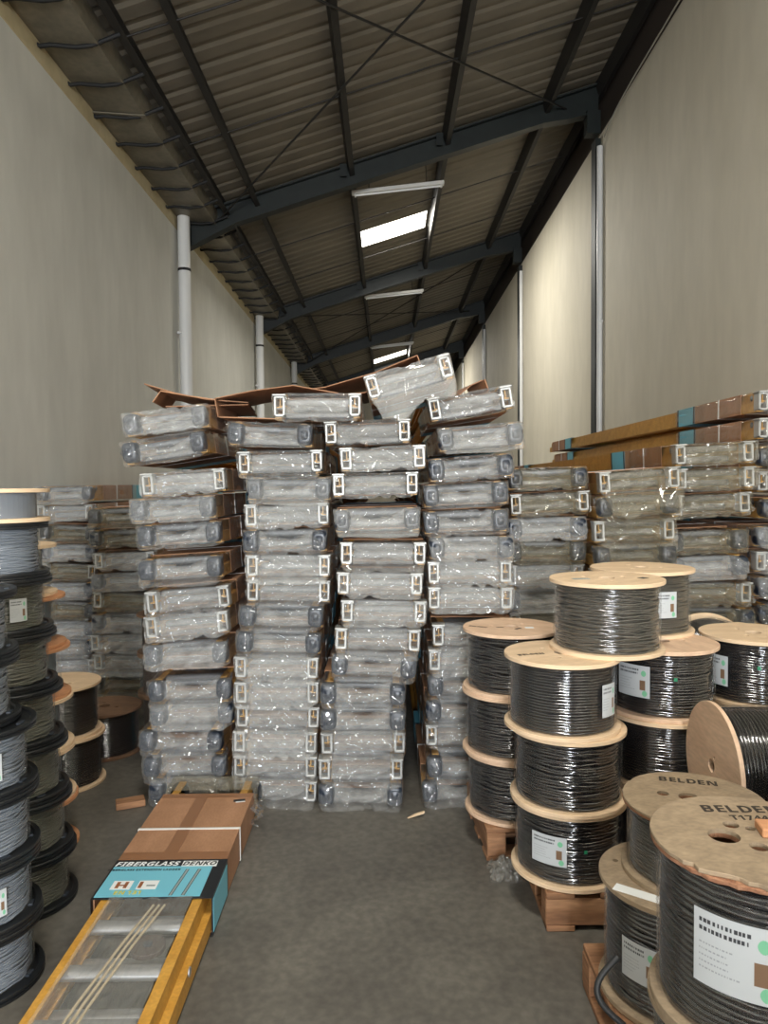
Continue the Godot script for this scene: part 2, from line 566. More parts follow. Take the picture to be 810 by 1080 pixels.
func build_roof() -> void:
	var roof := structure_node("ceiling")
	var w := 0.8
	var left := -2.26
	var right := 3.0
	var full := sheet_mesh(left, right, w, 3)
	var lo := sheet_mesh(left, -0.42, w, 3)
	var hi := sheet_mesh(0.72, right, w, 3)
	var pane := sheet_mesh(-0.42, 0.72, w, 3)
	var glow := mat(c8(240, 238, 228), 0.6)
	glow.emission_enabled = true
	glow.emission = Color(1.0, 0.98, 0.93)
	glow.emission_energy_multiplier = 3.0
	var z := Z_FRONT + 0.7
	var n := 1
	while z > Z_BACK - 0.2:
		var lit := false
		for q in SKY_Z:
			if absf(z - w / 2 - q) < w / 2:
				lit = true
		if lit:
			part("roof_sheet", lo, M.roof, roof, Vector3(0, 0, z))
			part("roof_sheet", hi, M.roof, roof, Vector3(0, 0, z))
			var o := structure("window_%d" % n, pane, glow, Vector3(0, 0, z))
			o.set_meta("label", "bright translucent roof light panel")
			n += 1
		else:
			part("roof_sheet", full, M.roof, roof, Vector3(0, 0, z))
		z -= w
	# purlins along the hall: C sections under the sheets
	var lz := Z_FRONT - Z_BACK
	for x in [-2.12, -1.72, -0.47, 0.79, 2.1, 2.8]:
		var st := new_st()
		put_prism(st, channel(0.17, 0.065, 0.006), Z_BACK, Z_FRONT)
		part("purlin", done(st), M.purlin, roof, Vector3(x, roof_y(x) - 0.09, 0), Vector3(0, 0, atan(ROOF_S)))
	var eave := new_st()
	put_box(eave, Vector3(0.05, 0.1, lz), 0.003)
	part("eave_angle", done(eave), M.purlin, roof, Vector3(-2.24, roof_y(-2.24) - 0.1, (Z_FRONT + Z_BACK) / 2))
	# rafters
	var rm := rafter_mesh()
	for f in FRAMES:
		var r := part("rafter", rm, M.steel, roof, Vector3(0, 0, f))
		for x in [-0.47, 0.79]:
			part("cleat", box(Vector3(0.09, 0.16, 0.008), 0.001), M.steel, r, Vector3(x - 0.06, roof_y(x) - 0.12, 0.09))
	# sag rods up the slope, thirds of each bay
	for f in FRAMES:
		for k in [1, 2]:
			var zz: float = f - 1.9 * k
			part("sag_rod", tube([Vector3(-2.12, roof_y(-2.12) - 0.11, zz), Vector3(2.8, roof_y(2.8) - 0.11, zz)], 0.009, 6), M.purlin, roof)
	# crossed bracing rods in two bays
	for q in [[-4.2, -9.9], [-15.5, -21.2]]:
		for s in [0, 1]:
			var a := Vector3(-2.2, roof_y(-2.2) - 0.2, q[s])
			var b := Vector3(2.4, roof_y(2.4) - 0.2, q[1 - s])
			part("bracing_rod", tube([a, b], 0.012, 6), M.purlin, roof)
	# sheet-metal gutter between the wall head and the eaves, on strap brackets
	var gut := thing("roof_gutter", "grey sheet metal gutter along the eaves above the wall with thick downpipes", "gutter")
	var gp := PackedVector2Array([Vector2(-2.72, 5.0), Vector2(-2.66, 4.985), Vector2(-2.22, 4.95), Vector2(-2.2, 5.12), Vector2(-2.205, 5.12), Vector2(-2.225, 4.956), Vector2(-2.66, 4.991), Vector2(-2.72, 5.2), Vector2(-2.725, 5.2)])
	part("trough", prism(gp, Z_BACK, Z_FRONT), M.gutter, gut)
	var zb := -3.1
	var strap := tube([Vector3(-2.72, 4.975, 0), Vector3(-2.68, 4.945, 0), Vector3(-2.6, 4.955, 0), Vector3(-2.4, 4.935, 0), Vector3(-2.28, 4.945, 0), Vector3(-2.05, 5.03, 0)], 0.018, 6)
	while zb > -33:
		part("bracket", strap, M.dark, gut, Vector3(0, 0, zb))
		zb -= 0.56
	# joints of the gutter lengths
	for f in FRAMES:
		part("joint", box(Vector3(0.5, 0.012, 0.05), 0.002), M.gutter, gut, Vector3(-2.46, 4.958, f - 2.8), Vector3(0, 0, -0.075))

func downpipe(x: float, z: float, r: float, top: float, label: String, collar: float) -> void:
	var t := thing("downpipe", label, "pipe", Vector3(x, 0, z), "white plastic downpipes")
	part("pipe", cyl(r, top, 28), M.pvc, t)
	part("joint_ring", cyl(r + 0.006, 0.035, 28), M.dark, t, Vector3(0, collar, 0))
	part("wall_clip", box(Vector3(0.06, 0.03, r * 2.2), 0.004), M.pvc, t, Vector3(-r + 0.02, collar - 0.8, 0))

func build_wall_fittings() -> void:
	downpipe(WALL_L + 0.105, -9.68, 0.078, 4.98, "thick white downpipe below the first green rafter end under the gutter", 4.28)
	downpipe(WALL_L + 0.12, -15.30, 0.078, 4.98, "thick white downpipe below the second green rafter end, thin pipe beside it", 4.35)
	downpipe(WALL_L + 0.08, -15.75, 0.045, 4.3, "thin white pipe standing beside the second thick downpipe", 3.2)
	downpipe(WALL_L + 0.12, -21.00, 0.078, 4.98, "thick white downpipe below the third green rafter end", 4.35)
	downpipe(WALL_L + 0.08, -21.45, 0.045, 4.3, "thin white pipe standing beside the third thick downpipe", 3.2)
	downpipe(WALL_L + 0.12, -26.80, 0.078, 4.98, "thick white downpipe below the fourth green rafter end", 4.35)
	# steel columns in the other wall with a white pipe on each
	var names := ["first", "second", "third", "fourth"]
	for k in 4:
		var z: float = FRAMES[k + 2]
		var c := thing("steel_column", "dark steel column edge in the plain wall under the %s rafter" % names[k], "column", Vector3(WALL_R, 0, z), "dark steel columns in the plain wall")
		var st := new_st()
		put_box(st, Vector3(0.07, 6.0, 0.2), 0.002, Transform3D(Basis.IDENTITY, Vector3(-0.036, 3.0, -0.05)))
		part("flange", done(st), M.steel, c)
		part("head_plate", box(Vector3(0.18, 0.3, 0.16), 0.004), M.steel, c, Vector3(-0.1, 6.2, 0))
		var t := thing("conduit_pipe", "slim white pipe on the plain wall beside the %s dark column" % names[k], "pipe", Vector3(WALL_R - 0.042, 0, z + 0.15), "slim white pipes on the plain wall")
		part("pipe", cyl(0.038, 5.85, 20), M.pvc, t)
		part("wall_clip", box(Vector3(0.03, 0.025, 0.1), 0.003), M.pvc, t, Vector3(0.02, 3.6, 0))
	var wire := []
	for k in 40:
		var u := k / 39.0
		wire.append(Vector3(WALL_R - 0.03 - 0.03 * sin(u * 3.0), 6.04 + 0.03 * sin(u * 7.0) - 0.16 * pow(u, 12), lerpf(-3.0, -9.6, u)))
	var wr := thing("wall_cable", "thin grey cable running along the head of the plain wall", "cable")
	part("wire", tube(wire, 0.009, 6), mat(c8(150, 146, 134), 0.6), wr)
	# fluorescent battens below the rafters
	var zs := [-10.35, -16.0, -21.8]
	for k in 3:
		var t := thing("batten_light", "unlit white fluorescent batten hanging behind the %s rafter" % names[k], "light", Vector3(0.19, 5.58, zs[k]), "fluorescent battens")
		t.rotation = Vector3(0, 0, 0.1)
		part("housing", box(Vector3(1.28, 0.05, 0.09), 0.006), M.white, t)
		part("tube", tube([Vector3(-0.58, -0.045, 0.02), Vector3(0.58, -0.045, 0.02)], 0.014, 12), M.tube, t)
		for s in [-1, 1]:
			part("lamp_holder", box(Vector3(0.025, 0.05, 0.05), 0.004), M.white, t, Vector3(0.595 * s, -0.04, 0.02))
			part("hanger_rod", tube([Vector3(0.4 * s, 0.02, 0), Vector3(0.4 * s + 0.02, 0.27 + 0.08 * s, 0)], 0.006, 6), M.purlin, t)

# ---------------------------------------------------------------- ladders
const LAD_W := 0.385
const LAD_H := 0.106
const LAD_L := 4.9

func bag_mesh(kind: String, sd: int, droop: float, length := 1.1) -> ArrayMesh:
	# film pulled over the end of a ladder: a crumpled tube closed in front
	var W := 0.2
	var H := 0.053
	var cr := 0.03
	# rounded rectangle walked at even steps
	var rim := PackedVector2Array()
	var fine := []
	for q in 4:
		var c := Vector2([W - cr, -W + cr, -W + cr, W - cr][q], [H - cr, H - cr, -H + cr, -H + cr][q])
		for k in 9:
			var a := PI / 2 * (q + k / 8.0)
			fine.append(c + Vector2(cos(a), sin(a)) * cr)
	fine.append(fine[0])
	var NU := 148
	var total := 0.0
	for k in fine.size() - 1:
		total += fine[k].distance_to(fine[k + 1])
	var seg := 0
	var gone := 0.0
	for i in NU:
		var want := total * i / NU
		while gone + fine[seg].distance_to(fine[seg + 1]) < want:
			gone += fine[seg].distance_to(fine[seg + 1])
			seg += 1
		rim.append(fine[seg].lerp(fine[seg + 1], (want - gone) / maxf(fine[seg].distance_to(fine[seg + 1]), 1e-6)))
	var n1 := noise(sd, 1.0, 2, true)
	var n2 := noise(sd + 50, 1.0, 3, false)
	var n3 := noise(sd + 90, 1.0, 2, true)
	var rows := []
	var nt := 16
	for j in nt:
		rows.append([1.0, -length * pow(1.0 - float(j) / nt, 1.6)])
	var nc := 24
	for j in nc + 1:
		rows.append([1.0 - float(j) / nc * 0.995, 0.0])
	var P := PackedVector3Array()
	var lean := 1.0 if sd % 2 == 0 else -1.0
	var sag := 0.006 + 0.003 * (sd % 3)
	for jj in rows.size():
		var s: float = rows[jj][0]
		for i in NU:
			var x := rim[i].x * s
			var y := rim[i].y * s
			var z: float = rows[jj][1]
			var edge := 0.0
			if jj >= nt:
				# front: stretched between the two rail ends, hollow between
				var rx := absf(x) / W
				var f := 1.0 - pow(s, 6.0)
				var hollow := smoothstep(0.0, 1.0, clampf((0.74 - rx) / 0.4, 0, 1))
				z += 0.024 * f + 0.012
				z -= (0.045 if kind == "feet" else 0.02) * hollow * f
				edge = f
			# long sharp folds running across, plus small crumples
			var fold := n1.get_noise_3d(x * 3.0, y * 15.0 + x * 7.0 * lean, z * 4.0) * 0.024
			var swell := n2.get_noise_3d(x * 9.0, y * 9.0, z * 9.0) * 0.022
			var crumple := n3.get_noise_3d(x * 8.0 - y * 8.0 * lean, y * 14.0 + x * 10.0 * lean, z * 8.0) * 0.004
			var d := fold + swell + crumple
			var nrm := Vector3(x / W * (1.0 - edge), y / H * 0.8 * (1.0 - edge), edge).normalized()
			var v := Vector3(x, y, z) + nrm * d
			if jj < nt - 3:
				v.y = clampf(v.y, -0.0525, 0.0525)
				v.x = clampf(v.x, -0.197, 0.197)
			else:
				v.x = clampf(v.x, -0.199, 0.199)
				v.y = clampf(v.y, -0.058, 0.0535)
			# slack gathers at the bottom of the open end: narrower below and sagging in the middle
			if jj >= nt:
				var under := clampf(0.5 - y / H * 0.5, 0, 1)
				v.x *= 1.0 - 0.1 * under * under * s
				v.y -= sag * under * (1.0 - pow(absf(x) / W, 3.0))
				v.z += 0.04 * under * under * s
				v.y = clampf(v.y, -0.0625, 0.0535)
			# the loose hem hangs down below the front edge
			if droop > 0.0 and jj >= nt:
				var low := clampf(-y / H, 0, 1)
				v.y -= droop * low * low * (0.7 + 0.5 * n2.get_noise_2d(x * 2.5, 3.0)) * smoothstep(0.25, 0.9, s)
				v.z += 0.03 * low * s
			v.y += LAD_H / 2
			P.append(v)
	return grid(P, NU, rows.size(), true, true)

func loose_mesh(kind: String, sd: int) -> ArrayMesh:
	# slack inner film: hangs between the rail ends, its lower part bulging forward
	var n1 := noise(sd, 1.0, 2, true)
	var n2 := noise(sd + 5, 1.0, 2)
	var P := PackedVector3Array()
	var nu := 56
	var nv := 22
	for j in nv:
		var v := j / float(nv - 1)
		for i in nu:
			var u := i / float(nu - 1) * 2.0 - 1.0
			var x := u * (0.138 if kind == "bracket" else 0.128)
			var top := 0.093 if kind == "bracket" else lerpf(0.062, 0.096, u * u) + 0.02 * n2.get_noise_2d(u * 1.5, 2.0)
			var y := 0.005 + (top - 0.005) * v
			var z := -0.022 + 0.03 * sin(v * 2.6) * (1.0 - pow(absf(u), 4.0)) - 0.05 * pow(v, 4.0)
			z += 0.016 * n1.get_noise_2d(x * 3.5 + y * 5.0, y * 10.0 - x * 6.0) + 0.014 * n2.get_noise_2d(x * 7.0, y * 9.0 + 4.0)
			P.append(Vector3(x, clampf(y, 0.003, 0.1), minf(z, 0.03)))
	return grid(P, nu, nv, false, false)

func foot_mesh() -> ArrayMesh:
	# rounded rubber shoe pad facing forward, domed with two grooves
	var P := PackedVector3Array()
	var NU := 32
	var prof := [[0.86, -0.05], [1.0, -0.03], [1.0, 0.0], [0.94, 0.013], [0.8, 0.02], [0.55, 0.023], [0.5, 0.019], [0.44, 0.024], [0.01, 0.025]]
	for q in prof:
		for i in NU:
			var a := TAU * i / NU
			var ca := cos(a)
			var sa := sin(a)
			var e := 0.55
			P.append(Vector3(signf(ca) * pow(absf(ca), e) * 0.037 * q[0], signf(sa) * pow(absf(sa), e) * 0.048 * q[0], q[1]))
	return grid(P, NU, prof.size(), true, true)

func bracket_mesh() -> ArrayMesh:
	# hollow rectangular rail end: frame of four bars with a top lip and a bolt boss
	var st := new_st()
	var w := 0.05
	var h := 0.092
	var t := 0.011
	for s in [-1, 1]:
		put_box(st, Vector3(t, h, 0.06), 0.003, Transform3D(Basis.IDENTITY, Vector3(s * (w - t) / 2, 0, 0)))
		put_box(st, Vector3(w, t, 0.06), 0.003, Transform3D(Basis.IDENTITY, Vector3(0, s * (h - t) / 2, 0)))
	put_box(st, Vector3(w + 0.008, 0.008, 0.075), 0.002, Transform3D(Basis.IDENTITY, Vector3(0, h / 2 + 0.003, 0.004)))
	put_box(st, Vector3(w - 0.01, 0.01, 0.03), 0.002, Transform3D(Basis.IDENTITY, Vector3(0, -0.004, -0.02)))
	return done(st)

func ladder_meshes() -> void:
	var r := {}
	var rail := func(h: float, w: float) -> ArrayMesh:
		var st := new_st()
		put_prism(st, channel(h, w, 0.004), -LAD_L, -0.02)
		return done(st)
	r.rail = rail.call(0.051, 0.03)
	r.rail_long_face = r.rail
	r.rung = tube([Vector3(-0.17, 0, 0), Vector3(0.17, 0, 0)], 0.016, 10)
	r.foot = foot_mesh()
	r.shank = box(Vector3(0.03, 0.07, 0.1), 0.004)
	r.bracket = bracket_mesh()
	# cardboard sleeve: a box tube open at both ends, walls 3 mm
	var sl := func(w: float, h: float, t: float) -> PackedVector2Array:
		return PackedVector2Array([Vector2(-w / 2, 0), Vector2(w / 2, 0), Vector2(w / 2, h), Vector2(-w / 2, h), Vector2(-w / 2, 0.0001), Vector2(-w / 2 + t, t), Vector2(-w / 2 + t, h - t), Vector2(w / 2 - t, h - t), Vector2(w / 2 - t, t), Vector2(-w / 2 + t, t - 0.0001)])
	r.sleeve = prism(sl.call(0.387, 0.1075, 0.003), -0.6, 0.0)
	r.print_band = prism(sl.call(0.39, 0.1085, 0.0015), -0.27, 0.0)
	r.border = prism(sl.call(0.391, 0.109, 0.001), -0.022, 0.0)
	r.strap = prism(sl.call(0.392, 0.1092, 0.002), -0.014, 0.0)
	r.bags = {"feet": [], "bracket": []}
	for k in 5:
		r.bags.feet.append(bag_mesh("feet", 200 + k * 3, [0.0, 0.0, 0.0, 0.02, 0.0][k], [1.1, 0.7, 4.7, 0.9, 0.6][k]))
		r.bags.bracket.append(bag_mesh("bracket", 300 + k * 3, [0.0, 0.0, 0.02, 0.0, 0.0][k], [1.1, 0.7, 0.9, 4.7, 0.6][k]))
	r.loose = {"feet": [], "bracket": []}
	for k in 4:
		r.loose.feet.append(loose_mesh("feet", 620 + k * 7))
		r.loose.bracket.append(loose_mesh("bracket", 660 + k * 7))
	r.skirt = bag_mesh("bracket", 411, 0.13, 1.0)
	cache.lad = r

var lad_proto := {}
var placed: Array[Vector2] = []

func make_ladder(kind: String, film_mat: Material, bag: Mesh) -> Node3D:
	# origin under the middle of the front end; the ladder runs towards -z
	var r: Dictionary = cache.lad
	var t := Node3D.new()
	for s in [-1, 1]:
		for lev in 2:
			var o := part("rail", r.rail, M.yellow, t, Vector3(s * (0.19 - 0.022 * lev), 0.0265 + 0.0525 * lev, 0))
			if s > 0:
				o.rotation = Vector3(0, 0, PI)
	for k in 3:
		part("rung", r.rung, M.alu_dull, t, Vector3(0, 0.028, -0.24 - 0.29 * k))
		part("rung", r.rung, M.alu_dull, t, Vector3(0, 0.08, -0.13 - 0.29 * k))
	for s in [-1, 1]:
		if kind == "feet":
			var f := part("foot", r.foot, M.rubber, t, Vector3(s * 0.159, 0.053, 0.006))
			part("shank", r.shank, M.rubber2, f, Vector3(0, 0, -0.06))
		else:
			part("rail_bracket", r.bracket, M.cast, t, Vector3(s * 0.168, 0.053, -0.03))
	for e in 2:
		var z0 := -0.2 if e == 0 else -LAD_L + 0.75
		var sl := part("cardboard_sleeve", r.sleeve, M.card, t, Vector3(0, 0.0005, z0))
		part("strap", r.strap, M.strap, sl, Vector3(0, -0.0007, -0.26))
		var pz := z0 - 0.6 if e == 0 else z0 + 0.27
		var pb := part("printed_band", r.print_band, M.blue, t, Vector3(0, 0.0, pz))
		part("band_border", r.border, M.black_print, pb, Vector3(0, -0.0002, 0.001))
		part("band_border", r.border, M.black_print, pb, Vector3(0, -0.0002, -0.249))
	part("plastic_wrap", bag, film_mat, t)
	part("slack_film", r.loose[kind][lad_proto.size() % 4], M.loose_dusty if film_mat == M.wrap_dusty else M.loose, t)
	return t

func ladder_copy(kind: String, variant: int, film_name: String) -> Node3D:
	var key := "%s_%d_%s" % [kind, variant, film_name]
	if not lad_proto.has(key):
		var bag: Mesh = cache.lad.skirt if variant < 0 else cache.lad.bags[kind][variant]
		lad_proto[key] = make_ladder(kind, M[film_name], bag)
	var o: Node3D = lad_proto[key].duplicate()
	o.name = numbered("extension_ladder")
	add_child(o)
	return o

const ORD := ["topmost", "second", "third", "fourth", "fifth", "sixth", "seventh", "eighth", "ninth", "tenth", "eleventh", "twelfth", "thirteenth", "fourteenth", "fifteenth", "sixteenth", "seventeenth"]

# rows: [kind F/B, left end x, left y, right end x, right y] in photo pixels, the two rail ends at depth d
func stack_from_pixels(rows: Array, d: float, phrase: String, group: String, films: Array, turn := 0.0) -> float:
	# heights from the photo, each ladder resting clear of the one below
	var ys := []
	var tl := []
	for q in rows:
		var e := at_depth(q[1], q[2], d)
		var f := at_depth(q[3], q[4], d)
		ys.append(maxf((e.y + f.y) / 2.0 - LAD_H / 2, 0.008))
		tl.append(atan2(f.y - e.y, f.x - e.x))
	for k in range(rows.size() - 2, -1, -1):
		var dx: float = (rows[k][1] + rows[k][3] - rows[k + 1][1] - rows[k + 1][3]) / 2.0 * d / FOCAL
		ys[k] = maxf(ys[k], ys[k + 1] + 0.1165 / cos(tl[k]) + 0.202 * absf(tl[k] - tl[k + 1]) + absf(sin(tl[k + 1]) * dx))
	var i := 0
	for q in rows:
		var kind := "feet" if q[0] == "F" else "bracket"
		var dz := rng.randf_range(-0.012, 0.012)
		var a := at_depth(q[1], q[2], d + dz)
		var b := at_depth(q[3], q[4], d + dz)
		var c := (a + b) / 2.0
		var v := rng.randi_range(0, 4)
		if q.size() > 5:
			v = q[5]
		var fm: String = films[rng.randi_range(0, films.size() - 1)]
		if q.size() > 6:
			fm = q[6]
		var o := ladder_copy(kind, v, fm)
		var tilt := atan2(b.y - a.y, b.x - a.x)
		# keep clear of the neighbouring column at the same height
		var x0 := c.x
		for q2 in placed:
			if absf(q2.y - ys[i]) < 0.115 and q2.x < x0 and x0 - q2.x < 0.403:
				c.x = maxf(c.x, minf(q2.x + 0.403, x0 + 0.05))
		placed.append(Vector2(c.x, ys[i]))
		o.position = Vector3(c.x, ys[i], c.z)
		o.rotation = Vector3(0, turn + rng.randf_range(-0.006, 0.006), tilt)
		var ends := "dark rubber feet" if kind == "feet" else "white rail brackets"
		var which: String = "topmost wrapped ladder" if i == 0 else "%s wrapped ladder from the top" % ORD[i]
		tag(o, "%s, %s, %s" % [which, ends, phrase], "ladder", group)
		i += 1
	return ys[0] + 0.112

func fill_rows(first_y: float, step: float, n: int, lx: float, rx: float, sd: int, kinds: String) -> Array:
	var r := RandomNumberGenerator.new()
	r.seed = sd
	var out := []
	for k in n:
		var j := r.randf_range(-1.5, 1.5)
		var y := first_y + step * k
		var t := r.randf_range(-1.2, 1.2)
		out.append([kinds[k % kinds.length()], lx + j, y + t, rx + j, y - t])
	return out

func build_ladders() -> void:
	ladder_meshes()
	var clear := ["wrap", "wrap", "wrap_milky"]
	var dusty := ["wrap_dusty", "wrap_dusty", "wrap_milky"]
	# the four tall stacks
	stack_from_pixels([["F", 137, 449, 216, 439], ["F", 136, 478, 215, 465], ["B", 152, 512, 236, 506], ["F", 146, 539, 221, 535], ["F", 152, 566, 229, 561], ["F", 152, 602, 231, 597], ["B", 160, 636, 238, 629], ["B", 158, 662, 238, 655], ["F", 159, 692, 236, 688], ["F", 163, 731, 240, 728], ["F", 165, 760, 242, 757], ["F", 154, 787, 229, 787], ["F", 158, 811, 234, 810], ["F", 163, 837, 240, 837]],
		3.45, "stack behind the floor ladder", "ladders in the four tall stacks", clear)
	var top2 := stack_from_pixels([["F", 246, 457, 324, 459], ["B", 258, 494, 334, 492], ["F", 267, 520, 343, 520], ["B", 264, 549, 342, 547], ["F", 262, 575, 340, 574], ["B", 265, 601, 343, 601], ["B", 265, 629, 343, 630], ["F", 258, 653, 336, 654], ["F", 256, 678, 332, 680], ["B", 253, 708, 330, 709], ["B", 254, 736, 330, 736], ["B", 254, 764, 330, 765], ["B", 252, 789, 328, 790], ["B", 252, 814, 328, 815], ["B", 252, 838, 328, 839]],
		3.43, "second stack from floor ladder", "ladders in the four tall stacks", clear)
	var top3 := stack_from_pixels([["B", 346, 460, 430, 457], ["B", 364, 486, 444, 483], ["B", 348, 512, 430, 510], ["F", 358, 549, 438, 547], ["B", 362, 584, 446, 584], ["B", 358, 615, 443, 616], ["B", 363, 645, 446, 646], ["B", 358, 677, 438, 679], ["F", 354, 715, 434, 719], ["F", 339, 744, 420, 745], ["F", 345, 769, 420, 769], ["B", 338, 795, 416, 794], ["B", 341, 820, 420, 820], ["F", 340, 845, 419, 846]],
		3.38, "third stack from floor ladder", "ladders in the four tall stacks", clear)
	stack_from_pixels([["B", 457, 432, 540, 418], ["F", 467, 464, 548, 457], ["F", 458, 496, 537, 490], ["F", 453, 523, 530, 519], ["F", 453, 554, 530, 551], ["F", 458, 582, 536, 581], ["B", 454, 606, 531, 605], ["B", 456, 631, 535, 631], ["B", 461, 670, 540, 670], ["B", 457, 697, 536, 697], ["F", 456, 725, 534, 725], ["F", 454, 749, 532, 749], ["B", 454, 776, 532, 776], ["F", 455, 810, 533, 810], ["F", 450, 838, 528, 838]],
		3.42, "stack beside the plywood reels", "ladders in the four tall stacks", clear)
	# two loose ones lying across the tall stacks
	var a := at_depth(388, 408, 3.3)
	var b := at_depth(470, 385, 3.3)
	var o := ladder_copy("bracket", -1, "wrap_milky")
	var tip := atan2(b.y - a.y, b.x - a.x)
	var rest := maxf(maxf(top2, top3), at_depth(335, 433, 3.3).y - 0.053)
	o.position = (a + b) / 2.0 - Vector3(0, 0.055, 0)
	o.position.y = maxf(o.position.y, rest + 0.2 * sin(tip) + 0.06)
	o.position.x += 0.025
	o.rotation = Vector3(0, 0.0, tip)
	tag(o, "tilted wrapped ladder with loose hanging film, on top of the tall stacks", "ladder", "ladders in the four tall stacks")
	a = at_depth(293, 433, 3.3)
	b = at_depth(376, 433, 3.3)
	o = ladder_copy("bracket", 2, "wrap")
	o.position = (a + b) / 2.0
	o.position.y = rest
	o.rotation = Vector3(0, 0.01, 0)
	tag(o, "wrapped ladder with white brackets bridging the second and third tall stacks", "ladder", "ladders in the four tall stacks")
	# lower stacks towards the plain wall
	stack_from_pixels([["F", 534, 510, 604, 508], ["B", 544, 533, 617, 529], ["F", 538, 562, 607, 560], ["F", 537, 588, 606, 587]] + fill_rows(614, 25.4, 9, 534, 606, 5, "BFBBF"),
		3.68, "low stack beyond reels' end", "ladders in the lower stacks", dusty)
	stack_from_pixels([["B", 637, 520, 714, 514, -1], ["F", 636, 544, 710, 540], ["B", 623, 573, 702, 570], ["F", 624, 600, 699, 597]] + fill_rows(626, 25.9, 9, 626, 702, 6, "BFFBF"),
		3.57, "low stack with drooping film", "ladders in the lower stacks", dusty)
	stack_from_pixels([["B", 714, 480, 795, 476, 1], ["B", 712, 506, 790, 503], ["B", 710, 534, 786, 530], ["F", 712, 572, 779, 569], ["F", 708, 599, 782, 596]] + fill_rows(626, 27.3, 8, 714, 790, 7, "BFBFF"),
		3.68, "stack behind lying reel", "ladders in the lower stacks", dusty)
	stack_from_pixels([["B", 805, 423, 875, 423, 0, "wrap_clear"], ["B", 805, 452, 875, 452, 0, "wrap_clear"], ["F", 803, 482, 873, 481], ["B", 804, 508, 874, 507], ["F", 806, 536, 876, 535], ["F", 800, 566, 870, 565]] + fill_rows(592, 27.5, 8, 802, 872, 8, "BFFB"),
		3.86, "stack along the plain wall", "ladders in the lower stacks", dusty)
	# low stacks on the gutter side
	stack_from_pixels([["F", 42, 521, 95, 520], ["B", 46, 541, 91, 540]] + fill_rows(562, 20.3, 9, 45, 96, 9, "FFBFF"),
		5.15, "stack by the gutter wall", "ladders in the lower stacks", dusty)
	stack_from_pixels([["F", 98, 545, 154, 543], ["F", 99, 568, 156, 566], ["B", 103, 592, 160, 590]] + fill_rows(613, 21.5, 7, 100, 158, 10, "FBFBB"),
		4.75, "stack behind small black reels", "ladders in the lower stacks", dusty)

